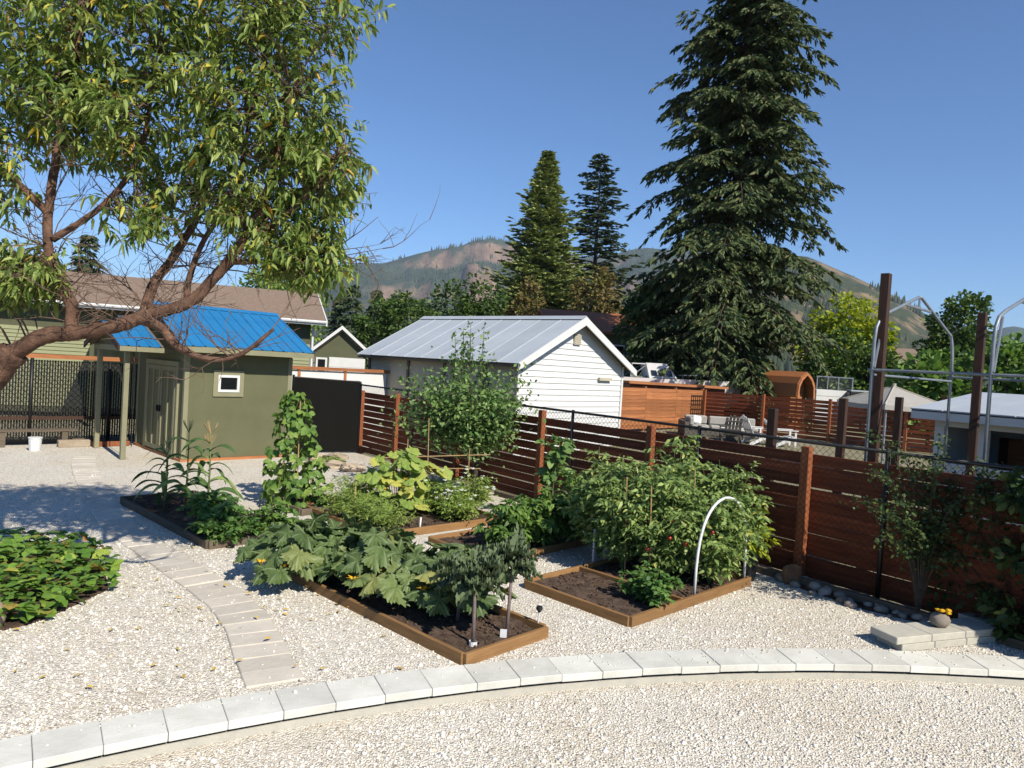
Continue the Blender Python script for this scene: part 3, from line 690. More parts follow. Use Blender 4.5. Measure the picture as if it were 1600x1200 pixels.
fg = thing('far_garage', 'small far garage with white door and grey roof behind white panel fence', 'garage', (-11.1, 39.2, .2), R(14))
MB().box(.25, 3.0, .3, 5.6, 0, 2.35).build('wall', M['holive'], fg)
MB().prism([(.25, 2.351), (3.0, 2.351), (1.62, 3.62)], 'y', .3, .4).build('gable', M['holive'], fg)
r_ = MB().prism([(-.1, 2.30), (1.62, 3.78), (3.35, 2.30), (3.35, 2.40), (1.62, 3.90), (-.1, 2.40)], 'y', 0, 9.5).build('roof', M['galv'], fg)
MB().prism([(-.12, 2.22), (1.62, 3.72), (3.37, 2.22), (3.37, 2.42), (1.62, 3.92), (-.12, 2.42)], 'y', -.05, -.003).build('barge_board', M['white'], r_)
d = MB().box(1.0, 2.95, .24, .298, .0, 2.15).build('garage_door', M['white'], fg)
for i in range(4): MB().box(1.03, 2.92, .225, .239, .04+i*.53, .54+i*.53).build('panel', M['white'], d)
f_ = frame(.30, .90, .3, 2.1, .1, .22, .298).build('window', M['white'], fg); MB().box(.4, .8, .25, .27, .4, 2.0).build('pane', M['glass'], f_)
fh = thing('brick_brown_house', 'low far house with red-brown roof beside the white garage gable', 'house', (2.0, 44, .3), R(10))
MB().box(.4, 5.6, .4, 6, 0, 4.6).build('wall', M['holive'], fh)
MB().prism([(0, 4.5), (3.0, 5.9), (6.0, 4.5), (6.0, 4.65), (3.0, 6.05), (0, 4.65)], 'x', 0, 6.2).build('roof', M['redpost'], fh)
f_ = frame(4.2, 5.1, 2.6, 3.9, .08, .34, .398).build('window', M['white'], fh); MB().box(4.28, 5.02, .36, .38, 2.68, 3.82).build('pane', M['glass'], f_)
rh = thing('cream_house', 'distant cream house with brown hip roof glimpsed past tall timber post', 'house', (28.5, 60, .3), R(-20))
MB().box(.5, 7, .5, 6, 0, 4.3).build('wall', M['cream'], rh)
MB().add([(0,0,4.3),(7.5,0,4.3),(7.5,6.5,4.3),(0,6.5,4.3),(2.6,3.2,5.7),(4.9,3.2,5.7)], [(0,1,5,4),(1,2,5),(2,3,4,5),(3,0,4),(3,2,1,0)]).build('roof', M['shingle'], rh)
f_ = frame(3.6, 5.0, 2.6, 3.7, .1, .44, .498).build('window', M['white'], rh); MB().box(3.7, 4.9, .46, .48, 2.7, 3.6).build('pane', M['glass'], f_)
# ================================================================== NEIGHBOUR'S YARD
bs = thing('brown_lean_to', 'low brown plank shed with flat roof behind the cedar fence', 'shed', (5.2, 31.4, .3), R(3))
for i in range(14): MB().box(i*.3, i*.3+.292, 0, .03, 0, 1.72).build('plank', M['redwood'], bs)
MB().box(-.02, 4.22, .035, 2.2, 0, 1.7).build('wall', M['redpost'], bs)
MB().box(-.1, 4.3, -.15, 2.3, 1.73, 1.83).build('roof', M['cedar'], bs)

bt = thing('cabin_boat', 'white boat with slanted cabin windows above the brown lean-to', 'boat', (5.5, 34.6, .3), R(2))
MB().add([(-.6,-.9,.7),(4.4,-.8,.7),(5.4,0,.9),(4.4,.8,.7),(-.6,.9,.7),(-.5,-1.1,1.98),(4.5,-1.0,2.05),(5.9,0,2.15),(4.5,1.0,2.05),(-.5,1.1,1.98)],
         [(4,3,2,1,0),(5,6,7,8,9),(0,1,6,5),(1,2,7,6),(2,3,8,7),(3,4,9,8),(4,0,5,9)]).build('hull', M['white'], bt)
cb = MB().add([(.95,-.75,2.0),(2.25,-.75,2.06),(2.25,.75,2.06),(.95,.75,2.0),(.75,-.68,2.72),(1.75,-.68,2.72),(1.75,.68,2.72),(.75,.68,2.72)],
              [(3,2,1,0),(4,5,6,7),(0,1,5,4),(1,2,6,5),(2,3,7,6),(3,0,4,7)]).build('cabin', M['white'], bt)
for k in range(3):
    a = 1.02+.36*k; MB().add([(a+.02, -.757, 2.12), (a+.3, -.757, 2.12), (a+.22, -.735, 2.38), (a-.04, -.735, 2.38)], [(0,1,2,3)]).build('window', M['glass'], cb)
for k in range(2): MB().tube([(.85, -.6+1.2*k, 2.66), (0, -.9+1.8*k, 2.02)], .02, 5).build('strut', M['steel'], bt)
MB().box(.1, .9, -.66, .66, 2.64, 2.68).build('canopy', M['white'], bt)
MB().tube([(0, -.92, 2.02), (.1, -.66, 2.66)], .02, 5).build('strut', M['steel'], bt)
MB().tube([(2.3, -.8, 2.22), (3.9, -.85, 2.26)], .02, 5).build('rail', M['steel'], bt)
for k in range(3): MB().tube([(2.5+k*.65, -.83, 1.99), (2.5+k*.65, -.83, 2.23)], .015, 5).build('stanchion', M['steel'], bt)
for k in (0, 1): MB().tube([(1.0+k*2, -.7, 0), (1.0+k*2, -.7, .72)], .06, 6).build('support', M['oldwood'], bt)

def rbox(m, x0, x1, y0, y1, z0, z1): m.box(x0, x1, y0, y1, z0, z1)
def cush(x0, x1, y0, y1, z0, z1, name, mat, parent): return MB().box(x0, x1, y0, y1, z0, z1).build(name, mat, parent, bevel=.05)
so = thing('corner_sofa', 'grey cushioned corner sofa with white pillows in front of red slat fence', 'sofa', (6.35, 26.2, .37), R(-4)); so.scale = (.88, .88, .88)
MB().box(0, 3.1, 0, .85, .02, .26).build('base', M['wicker'], so); MB().box(0, 3.1, .72, .88, .26, .62).build('back_frame', M['wicker'], so)
MB().box(-.08, .08, -.9, .85, .02, .58).build('arm', M['wicker'], so); MB().box(.081, .9, -.9, -.001, .02, .26).build('base', M['wicker'], so)
for i in range(3): cush(.12+i*1.0, 1.08+i*1.0, .02, .70, .265, .44, 'seat_cushion', M['cushion'], so)
cush(.12, .88, -.88, .0, .265, .44, 'seat_cushion', M['cushion'], so)
for i in range(3): cush(.14+i*1.0, 1.06+i*1.0, .50, .71, .442, .80, 'back_cushion', M['cushion'], so)
cush(.09, .28, -.85, -.02, .442, .78, 'back_cushion', M['cushion'], so)
for x in (.62, 2.1): 
    o = cush(-.2, .2, -.06, .06, -.18, .18, 'pillow', M['white'], so); o.location = (x, .42, .62); o.rotation_euler = (R(-22), R(10), R(12))
def slatchair(name, label, loc, rz, mat, recl=R(25), s=1):
    c = thing(name, label, 'chair', loc, rz); c.scale = (s, s, s)
    for i in range(5):
        x = -.22+i*.11; o = MB().box(-.045, .045, -.01, .01, 0, .75-.05*abs(i-2)).build('back_slat', mat, c); o.location = (x, .28, .30); o.rotation_euler = (-recl, 0, 0)
    for i in range(4): MB().box(-.28, .28, -.25+i*.13, -.14+i*.13, .36-.03*i, .38-.03*i).build('seat_slat', mat, c)
    for x in (-.33, .30):
        MB().box(x, x+.03, -.28, -.22, 0, .56).build('leg', mat, c); MB().beam((x+.015, -.25, .34), (x+.015, .45, .02), .03, .1).build('leg', mat, c)
        MB().box(x-.04, x+.08, -.32, .36, .561, .585).build('arm', mat, c)
    for z in (.18, .5): o = MB().box(-.27, .27, .011, .03, z, z+.06).build('back_rail', mat, c); o.location = (0, .28, .30); o.rotation_euler = (-recl, 0, 0)
    return c
slatchair('slatted_chair', 'grey slat-back garden chair seen from behind before the sofa', (7.45, 24.1, .33), R(172), M['wicker'])
slatchair('slatted_chair', 'white slatted garden chair beside the corner sofa seat end', (8.45, 24.3, .33), R(100), M['white'])
slatchair('slatted_chair', 'white reclining slat chair standing apart before the gapped fence', (9.25, 24.0, .33), R(85), M['white'], R(36))
ft = thing('fire_table', 'low pale round table between sofa and chairs', 'table', (7.9, 25.1, .35))
MB().tube([(0,0,.38),(0,0,.42)], .5, 20).build('table_top', M['slab'], ft); MB().tube([(0,0,0),(0,0,.38)], [.32,.26], 14).build('base', M['wicker'], ft)

ga = thing('gambrel_playhouse', 'small cedar shed with arched gambrel roof rising over the red fence', 'shed', (12.95, 31.6, .3), R(22))
prof = [(-.5, 1.55), (-.46, 2.12), (-.30, 2.42), (0, 2.66), (.30, 2.42), (.46, 2.12), (.5, 1.55)]
MB().prism([(-.42, 0), (.42, 0), (.42, 1.6), (.38, 2.05), (.24, 2.32), (0, 2.52), (-.24, 2.32), (-.38, 2.05), (-.42, 1.6)], 'y', .5, 3.6).build('body', M['cedar'], ga)
for i in range(6):
    (a0, b0), (a1, b1) = prof[i], prof[i+1]
    MB().prism([(a0, b0), (a1, b1), (a1*1.06, b1+.05), (a0*1.06, b0+.05)], 'y', 0, 3.8).build('roof_panel', M['cedar'], ga)
inner = [(a*.84, b-.10) for a, b in prof]
m = MB()
for i in range(6):
    (a0, b0), (a1, b1) = prof[i], prof[i+1]; (c0, d0), (c1, d1) = inner[i], inner[i+1]
    m.prism([(a0, b0), (a1, b1), (c1, d1), (c0, d0)], 'y', -.05, -.002)
m.build('arch_trim', M['cedar'], ga)
for x in (-.5, .44): MB().box(x, x+.06, -.05, .02, 0, 1.549).build('post', M['cedar'], ga)
for i in range(7): MB().box(-.41, .41, .46, .498, .2+i*.2, .39+i*.2).build('board', M['cedar'], ga)

tr = thing('utility_trailer', 'white utility trailer with tall mesh cage beside the gambrel shed', 'trailer', (14.5, 34.2, .3), R(-3))
MB().box(0, 1.7, 0, 3, .45, 1.95).build('box', M['white'], tr)
for i in range(5): MB().box(.02, 1.68, -.02, -.001, .5+i*.29, .77+i*.29).build('panel', M['white'], tr)
for x in (0, .5, 1.0, 1.66): MB().box(x, x+.045, 0, .045, 1.951, 2.55).build('cage_post', M['steel'], tr)
MB().box(0, 1.7, 0, .045, 2.551, 2.6).build('cage_rail', M['steel'], tr)
m = MB()
for i in range(24): m.box(.06+i*.068, .064+i*.068, .02, .024, 1.951, 2.55)
for i in range(8): m.box(.05, 1.65, .025, .028, 1.98+i*.075, 1.984+i*.075)
o = m.build('cage_mesh', M['steel'], tr); o['kind'] = 'stuff'
for y in (1.0, 1.8):
    w_ = MB().tube([(-.12, y, .32), (-.0, y, .32)], .32, 16).build('wheel', M['pot'], tr); MB().tube([(-.13, y, .32), (-.121, y, .32)], .18, 12).build('rim', M['steel'], w_)

su = thing('parked_truck', 'black pickup with canopy parked behind the red fence posts', 'truck', (16.6, 33.4, .3), R(-8))
MB().prism([(-.9, .45), (3.9, .45), (3.9, 1.1), (2.7, 1.22), (2.1, 1.85), (-.8, 1.95), (-.9, 1.1)], 'y', 0, 1.75).build('body', M['pot'], su, bevel=.04)
for a, b in ((-.6, .7), (.85, 1.9)): MB().box(a, b, -.012, -.001, 1.28, 1.72).build('window', M['glass'], su)
for x in (.1, 3.0):
    w_ = MB().tube([(x, -.06, .36), (x, .18, .36)], .36, 16).build('wheel', M['pot'], su); MB().tube([(x, -.07, .36), (x, -.061, .36)], .2, 12).build('rim', M['steel'], w_)
MB().box(3.85, 3.93, .1, .35, .85, 1.0).build('headlight', M['white'], su)
MB().box(-.7, 1.9, .2, 1.55, 1.96, 2.02).build('roof_rack', M['galv'], su)

gt = thing('canopy_tent', 'tan canopy tent roof with ribs above the red fence', 'canopy', (9.2, 17.6, .2), R(10))
apex = Vector((.85, .85, 2.36)); cs_ = [Vector((-.1, -.1, 1.9)), Vector((1.8, -.1, 1.9)), Vector((1.8, 1.8, 1.9)), Vector((-.1, 1.8, 1.9))]
for i in range(4):
    a, b = cs_[i], cs_[(i+1) % 4]; mid = (a+b)/2 + Vector((0, 0, -.03))
    MB().add([a, b, apex, mid, a-Vector((0,0,.12)), b-Vector((0,0,.12)), mid-Vector((0,0,.12))], [(0,3,2),(3,1,2),(0,3,6,4),(3,1,5,6)]).build('canopy_panel', M['cushion'], gt)
    MB().tube([a+Vector((0,0,.01)), apex+Vector((0,0,.01))], .018, 5).build('rib', M['cream'], gt)
    q = Vector((.02+1.66*(i in (1, 2)), .02+1.66*(i in (2, 3)), 0)); MB().tube([q, q+Vector((0, 0, 1.9))], .03, 6).build('post', M['steel'], gt)
MB().tube([apex-Vector((0,0,.02)), apex+Vector((0,0,.08))], .05, 8).build('finial', M['cream'], gt)

ws = thing('white_potting_shed', 'white shed with wide window and pale metal roof past the metal frame', 'shed', (6.9, 11.6, .05), math.atan2(FD.y, FD.x))
MB().box(0, 4.4, 2.2, 2.3, 0, 2.35).build('wall', M['white'], ws); MB().box(0, .1, .05, 2.199, 0, 2.1).build('wall', M['white'], ws)
MB().box(4.3, 4.4, .05, 2.199, 0, 2.1).build('wall', M['white'], ws); MB().box(0, 4.4, -.05, .048, 0, 1.32).build('wall', M['white'], ws); MB().box(0, 4.4, -.05, .048, 1.9, 2.1).build('wall', M['white'], ws)
for x in (0, .62, 1.3, 2.6, 4.25): MB().box(x, x+.14, -.052, .046, 1.3201, 1.8999).build('window_post', M['white'], ws)
MB().box(.3, 4.1, 2.0, 2.19, .2, 1.7).build('shelf', M['redwood'], ws)
for k in range(4): MB().box(.5+k*.9, .8+k*.9, 1.8, 2.0, 1.0+.1*(k % 2), 1.7).build('box', M[('cedar', 'darkpost')[k % 2]], ws)
rs = MB().prism([(-.35, 2.10), (2.5, 2.42), (2.5, 2.46), (-.35, 2.14)], 'x', -.25, 4.6).build('roof', M['oldwood'], ws)
for i in range(10): MB().prism([(-.38, 2.141), (2.52, 2.466), (2.52, 2.486), (-.38, 2.161)], 'x', -.26+i*.486, .205+i*.486).build('roof_panel', M['galv'], rs)
MB().box(-.25, 4.6, -.37, -.351, 2.0, 2.12).build('fascia', M['white'], rs)

# tall timber posts and galvanised arch frame just beyond the boundary fence
def post(label, x, y, h, wd, mat, grp=None):
    o = MB().box(-wd/2, wd/2, -wd/2, wd/2, -.2, h).build('timber_post', mat, None, (x, y, gz(x, y)), R(45), bevel=.006); prop(o, label, 'post', grp)
for k, (h, lb) in enumerate([(2.04, 'dark timber post standing in front of the white reclining chair'), (2.26, 'dark timber post before the trailer cage and red fence'), (2.33, 'dark timber post standing under the tan canopy roof'), (2.40, 'dark timber post beside the white potting shed roof corner')]):
    x, y = 4.47+k*2.44*.777, 12.2+k*2.44*.63; post(lb, x, y, h-gz(x, y), .135, M['darkpost'])
post('tallest dark timber post at the foot of the metal arch frame', 4.62, 9.06, 3.94, .105, M['darkpost'])
post('second tall timber post under the metal arch frame', 5.86, 9.05, 3.52, .095, M['darkpost'])
af = thing('arch_frame', 'galvanised metal tube arch frame rising above the boundary fence', 'frame', (4.5, 9.0, 0), math.atan2(.63, .777))
def arch(y):
    a = MB().tube([(0, y, 0), (0, y, 3.08), (.03, y, 3.26), (.12, y, 3.38), (.3, y, 3.46), (1.22, y, 3.76)], .021, 8).build('arch', M['steel'], af, smooth=True)
    MB().tube([(2.52, y, 0), (2.52, y, 3.0), (2.49, y, 3.18), (2.40, y, 3.32), (1.30, y, 3.76), (1.22, y, 3.76)], .021, 8).build('arch', M['steel'], af, smooth=True)
    MB().tube([(.82, y, 3.62), (1.62, y, 3.60)], .018, 6).build('brace', M['steel'], a)
    MB().tube([(1.24, y, 3.74), (1.24, y, 3.61)], .014, 6).build('brace', M['steel'], a)
    MB().tube([(.0, y-.02, 2.75), (.16, y-.02, 3.38)], .016, 6).build('brace', M['steel'], a)
    MB().tube([(2.52, y-.02, 2.7), (2.36, y-.02, 3.32)], .016, 6).build('brace', M['steel'], a)
for y in (0, -1.3, -2.6): arch(y)
for x, z in ((0, 2.72), (2.52, 2.72)): MB().tube([(x, .05, z), (x, -2.7, z)], .019, 8).build('side_rail', M['steel'], af)
MB().tube([(0, -.01, 2.66), (2.52, -.01, 2.66)], .016, 8).build('tie_rail', M['steel'], af)
# ================================================================== TREES
def conifer(name, label, x, y, h, rad, mat, nb, nsec, nspr, sl, sw, z0=.06, power=.8, hang=.5, rise=.12, droop=.35, seed=1, grp=None, jag=.25, sec=.34, skirt=.1):
    """trunk, boughs, side branchlets along each bough, needle sprays along each branchlet"""
    r = np.random.default_rng(seed); zb = gz(x, y)
    t = thing(name, label, 'tree', (x, y, zb), 0, grp)
    MB().tube([(0, 0, -.2), (.03, 0, h*.4), (0, 0, h*.985)], [h*.016, h*.011, .02], 8).build('trunk', M['bark2'], t, smooth=True)
    bmb = MB(); Ps, Ds, Ls = [], [], []
    for i in range(nb):
        u = z0 + (1-z0)*((i+.5+r.normal(0, 1.2))/nb); u = min(max(u, z0), .99); z = h*u
        L = rad*max(.035, (1-u)**power)*min(1.3, max(.4, 1+r.normal(0, jag))); L = max(L, .15)
        if u < z0+skirt: L *= .45+.55*(u-z0)/skirt
        a = i*2.39996 + r.normal(0, .35); d = np.array([math.cos(a), math.sin(a), 0]); sd = np.array([-d[1], d[0], 0])
        rs = rise*(1+r.normal(0, .6)); dr = droop*(1+r.normal(0, .4))
        def spine(q): return d*(L*q) + np.array([0, 0, z+L*(rs*2*q-dr*q*q)])
        ts = np.linspace(0, 1, 5); bmb.tube([spine(q) for q in ts], [max(.012, .011*L)*(1-.8*q) for q in ts], 4, False)
        ns = max(5, int(nsec*(.4+.6*L/rad)))
        for k in range(ns+1):
            q = .14+.86*(k+r.uniform(-.3, .3))/ns; q = min(q, 1); sg = 1 if k % 2 else -1
            l2 = (L*sec*(1.05-q)+.22*L*.3+.12)*r.uniform(.6, 1.3); o = spine(q)
            d2 = d*r.uniform(.45, .95) + sd*sg*(.9 if k < ns else .1) + np.array([0, 0, r.uniform(-.15, .15)-hang*.35]); d2 = d2/np.linalg.norm(d2)
            n = max(4, int(nspr*(.5+l2))); w_ = r.uniform(.05, 1, n); s2 = np.array([-d2[1], d2[0], 0]); sgn = np.sign(r.normal(0, 1, n))
            P = o + d2*(l2*w_)[:, None]; P[:, 2] -= hang*.5*l2*w_*w_; P += r.normal(0, .03, (n, 3))
            D = d2*.75 + s2*(sgn*r.uniform(.1, .8, n))[:, None] + np.stack([0*w_, 0*w_, -hang*r.uniform(.1, 1.1, n)+.1], 1)
            Ps.append(P); Ds.append(D); Ls.append(sl*r.uniform(.6, 1.35, n))
    bmb.build('branches', M['bark2'], t)['kind'] = 'stuff'
    V, F = leafgeo(np.concatenate(Ps), np.concatenate(Ds), np.concatenate(Ls), sw*np.concatenate(Ls)/sl, .12, .1, roll=.8, r=r)
    npobj('crown', V, F, mat, t); return t
def broadleaf(name, label, x, y, blobs, n, lsize, mat, trunk_h, trunk_r, clump=.5, seed=1, grp=None, z=None, cat='tree', ncl=None):
    """blobs: (dx,dy,z,rx,ry,rz); leaves in clumps spread through the crown, denser to its outside"""
    r = np.random.default_rng(seed); zb = gz(x, y) if z is None else z
    t = thing(name, label, cat, (x, y, zb), 0, grp)
    vol = np.array([b[3]*b[4]*b[5] for b in blobs])**.75; vol = vol/vol.sum(); ncl = ncl or max(18, n//45)
    P, D = [], []; br = MB(); base = Vector((0, 0, trunk_h))
    br.tube([(0, 0, -.1), (.03, .02, trunk_h*.6), (0, 0, trunk_h)], [trunk_r, trunk_r*.85, trunk_r*.7], 8).build('trunk', M['bark2'], t, smooth=True)
    lm = MB()
    for k in range(ncl):
        b = blobs[r.choice(len(blobs), p=vol)]; u = rdir(1, r)[0]; q = r.uniform(.25, 1.0)**.45
        c = np.array(b[:3]) + u*q*np.array(b[3:])
        if c[2] < .12: c[2] = .12+abs(r.normal(0, .1))
        if k % 3 == 0:
            mid = base*.5+Vector(c)*.5+Vector((0, 0, -.08*Vector(c).length)); lm.tube([base*(.8), mid, Vector(c)], [trunk_r*.35, trunk_r*.2, .012], 4, False)
        m_ = int(n/ncl); o = rdir(m_, r)*(clump*r.uniform(.2, 1, m_)**.5*r.uniform(.7, 1.3))[:, None]; o[:, 2] *= .75
        P.append(c+o); D.append(unit(o)+.7*u+r.normal(0, .5, (m_, 3))+np.array([0, 0, -.15]))
    P = np.concatenate(P); P[:, 2] = np.maximum(P[:, 2], .03)
    lm.build('limbs', M['bark2'], t)
    n_ = len(P); L = lsize*r.uniform(.6, 1.4, n_)
    V, F = leafgeo(P, np.concatenate(D), L, L*.62, .12, .1, roll=.8, r=r)
    npobj('crown', V, F, mat, t); return t

conifer('spruce_tree', 'huge dark spruce with drooping boughs towering over the fences', 10.75, 36.5, 27.5, 4.75, M['l_spruce'], 310, 16, 27, .31, .09, z0=.035, power=.42, hang=.75, rise=.16, droop=.50, seed=3, jag=.27)
conifer('cedar_tree', 'pointed light green cedar behind the white garage', 2.33, 75, 24.4, 6.1, M['l_cedar'], 560, 10, 15, .50, .15, z0=.04, power=.9, hang=-.15, rise=.35, droop=.25, seed=4, jag=.11, sec=.42)
conifer('fir_tree', 'open-branched dark fir standing beside the pointed cedar', 8.36, 80, 26.0, 5.0, M['l_fir'], 170, 11, 17, .45, .13, z0=.22, power=.55, hang=.12, rise=.2, droop=.2, seed=5, jag=.3, sec=.36)
broadleaf('maple_tree', 'dark leafy tree with shaded crown against the big spruce', 7.9, 38.5, [(0, 0, 4.5, 2.3, 2, 2.6), (-1.1, -.5, 5.6, 1.1, 1, 1.2), (1.5, 0, 2.6, 2.0, 2, 2)], 9000, .26, M['l_dark'], 2.2, .18, .55, 11)
broadleaf('lime_tree', 'bright yellow-green tree catching the sun beyond the spruce', 19.4, 42, [(0, 0, 5.3, 2.0, 2, 2.1), (-1.2, 0, 4.2, 1.5, 1.5, 1.6), (1.2, 0, 4.2, 1.5, 1.5, 1.5)], 8500, .24, M['l_lime'], 2.5, .16, .55, 12)
broadleaf('shaded_lower_crown', 'dark green lower part of the lime tree, coloured as shade', 18.2, 38.5, [(0, 0, 2.9, 2.0, 1.8, 2.3), (-1.2, 0, 2.0, 1.4, 1.4, 1.8), (1.3, -.3, 2.4, 1.2, 1.2, 1.9)], 7500, .24, M['l_green'], 1.6, .15, .5, 13)  # lime tree's own lower half; its shade is put into darker leaf colour
broadleaf('round_tree', 'round mid-green tree in front of the cliffs', -3.6, 60, [(-1.4, 0, 6.4, 2.0, 2, 2.4), (.9, 0, 6.9, 1.9, 2, 2.5), (0, 0, 4.2, 3.0, 2, 2.6)], 8000, .30, M['l_green'], 3, .2, .65, 14)
broadleaf('rust_tree', 'rust-brown shrubby tree left of the pointed cedar', .7, 66.5, [(0, 0, 6.4, 1.95, 1.8, 3.6), (.7, 0, 4.2, 2.4, 1.8, 3.1), (-1.7, 0, 5.2, 1.4, 1.4, 2.8)], 6500, .32, M['l_rust'], 2, .14, .5, 15)
broadleaf('rust_tree', 'rust-brown tree between the dark fir and red-roofed house', 7.6, 68.7, [(0, 0, 8.8, 2.3, 1.9, 3.2), (.4, 0, 5.9, 2.5, 2, 2.9)], 6500, .32, M['l_rust'], 3, .16, .5, 16)
broadleaf('ash_tree', 'feathery green tree rising behind the metal arch frame', 27.9, 45.5, [(0, 0, 5.6, 1.8, 1.6, 2.9), (.9, 0, 6.3, 1.2, 1.2, 2.2), (-1.2, 0, 3.8, 1.5, 1.4, 2.5)], 6500, .26, M['l_green'], 2.4, .16, .5, 17)
broadleaf('magnolia_shrub', 'broad shrub with large glossy leaves left of white potting shed', 14.6, 25, [(0, 0, 1.9, 1.4, 1.2, 1.3), (1.1, .2, 2.2, 1.2, 1, 1.2)], 2600, .26, M['l_pepper'], .8, .08, .4, 18, cat='shrub')
broadleaf('magnolia_shrub', 'large glossy-leaved shrub rising above the white potting shed roof', 16.9, 24.6, [(0, 0, 2.3, 1.4, 1.2, 1.5), (.6, .2, 3.1, 1.0, 1, 1.0)], 2600, .26, M['l_pepper'], .8, .08, .4, 19, cat='shrub')
broadleaf('hedge_shrub', 'clipped dark green shrub under the distant cream house', 22.4, 42, [(0, 0, 1.6, 1.5, 1.2, 1.6), (1.8, 0, 1.5, 1.2, 1.2, 1.5)], 3000, .2, M['l_dark'], .6, .08, .4, 20, cat='shrub')
conifer('hedge_conifer', 'small dark conifer beside the distant cream house', 25.8, 50, 4.2, 1.0, M['l_spruce'], 80, 6, 9, .25, .1, z0=.03, seed=21)
broadleaf('walnut_tree', 'yellow-green tree behind the end of the brown shingle roof', -15.0, 45, [(0, 0, 5.3, 2.4, 2, 2.9), (1.2, 0, 4.6, 1.5, 1.5, 2.2), (-1.6, 0, 4.6, 1.6, 1.5, 2)], 7500, .27, M['l_feather'], 2.2, .18, .55, 22)
broadleaf('alder_tree', 'dark bushy tree peeking over the far garage roof', -8.0, 52, [(0, 0, 4.6, 2.2, 2, 2.2), (-2.2, 0, 4, 1.6, 1.5, 2.2)], 5000, .28, M['l_green'], 2, .15, .55, 23)
broadleaf('cherry_tree', 'reddish small tree right of the fir behind the dark maple', 11.2, 74, [(0, 0, 6.6, 2.2, 1.8, 2.1)], 3000, .34, M['l_rust'], 2.5, .12, .45, 27)
for i, (x, y, h, r_) in enumerate([(-18.2, 74, 8.2, 2.2), (-16.2, 71, 9.2, 2.3), (-14.3, 73, 9.0, 2.2), (-12.1, 72, 8.6, 2.3), (-10.0, 75, 8.4, 2.3)]):
    conifer('far_conifer', ['leftmost far conifer showing between house roof and far garage', 'second far conifer from the house roof towards the garage ridge', 'middle one of five far conifers above the far garage', 'fourth far conifer, above the far garage roof', 'far conifer nearest the white garage roof corner'][i], x, y, h, r_, M['l_fir'], 90, 6, 8, .45, .16, z0=.03, power=.8, seed=30+i, grp='row of far conifers above the far garage')
conifer('far_conifer', 'lone conifer top poking over the brown shingle roof', -25.2, 42, 8.6, 1.9, M['l_fir'], 90, 6, 9, .38, .13, z0=.05, seed=38)
# tall shrubs along the fence whose shade falls on the boards (mostly beside the view)
vb = []
vo = on_fence(15.2, -.14)
for k in range(16):
    q = on_fence(13.15+k*.3, -.17)-vo; top = 2.2+1.2*min(1, k/4)+.25*math.sin(k*1.9)
    for z in np.arange(.35, top, .42): vb.append((q.x, q.y, z, .17, .17, .28))
broadleaf('grape_vine', 'tall grape vine clinging to the fence past the stone slabs', vo.x, vo.y, vb, 17000, .10, M['l_dark'], .5, .03, .13, 24, z=0, cat='vine', ncl=420)

# ------------------------------------------------------------------ peach tree over the garden
r = np.random.default_rng(51)
pt = thing('peach_tree', 'peach tree with long drooping leaves leaning in over the gravel', 'tree', (-5.41, 5.95, 0.00))
B = Vector((-5.41, 5.95, 0.00))
def wv(pts): return [Vector(p)-B for p in pts]
LIMBS = []
def limb(pts, r0, r1, n=10, name='limb'):
    P = resample3(wv(pts), 12); m = len(P); rad = [r0+(r1-r0)*(i/(m-1))**.8*(1) for i in range(m)]
    rad = [q*(1+.10*noise.noise(Vector((i*.9, q*40, 2)))) for i, q in enumerate(rad)]
    lo = MB().tube(P, rad, n).build(name, M['bark'], pt, smooth=True); k_ = 14
    for v in lo.data.vertices:                                                          # lumps and ridges of the bark
        v.co += v.normal*(.10*min(rad)+.06*r0)*(noise.noise(v.co*9)+.6*noise.noise(Vector((v.co.x*26, v.co.y*26, v.co.z*60))))
    LIMBS.extend([(p, q) for p, q in zip(P, rad)]); return P
def resample3(P, k):
    out = []
    for i in range(len(P)-1):
        p0, p1, p2, p3 = P[max(i-1, 0)], P[i], P[i+1], P[min(i+2, len(P)-1)]
        for j in range(k):
            t = j/k; out.append(.5*((2*p1)+(p2-p0)*t+(2*p0-5*p1+4*p2-p3)*t*t+(3*p1-p0-3*p2+p3)*t**3))
    return out+[P[-1]]
limb([(-5.41, 5.95, -0.10), (-5.26, 6.01, 0.70), (-5.00, 6.09, 1.19), (-4.64, 6.15, 1.91), (-4.31, 6.19, 2.36)], 0.19, 0.112, 14, 'trunk')
main = limb([(-4.38, 6.18, 2.29), (-4.07, 6.19, 2.50), (-3.77, 6.19, 2.55), (-3.45, 6.21, 2.63), (-3.18, 6.25, 2.75), (-2.86, 6.28, 2.88), (-2.69, 6.31, 3.08), (-2.53, 6.31, 3.29), (-2.42, 6.31, 3.46), (-2.28, 6.31, 3.75), (-2.19, 6.33, 4.17), (-2.08, 6.31, 4.76)], 0.078, 0.027, 14)
limb([(-3.83, 6.19, 2.52), (-3.81, 6.16, 2.77), (-3.92, 6.14, 2.99), (-4.00, 6.13, 3.20), (-4.03, 6.13, 3.51), (-4.01, 6.19, 4.17), (-3.93, 6.19, 4.88), (-3.69, 6.19, 5.59)], 0.058, 0.024)
limb([(-3.28, 6.24, 2.70), (-3.00, 6.07, 2.64), (-2.83, 6.01, 2.50), (-2.55, 5.95, 2.40), (-2.27, 5.95, 2.45), (-2.00, 5.95, 2.68)], 0.047, 0.015, 8)
limb([(-3.24, 6.26, 2.74), (-3.31, 6.54, 3.04), (-3.19, 6.66, 3.33), (-3.03, 6.78, 3.81), (-2.97, 6.78, 4.52), (-2.92, 6.78, 5.36)], 0.052, 0.021, 8)
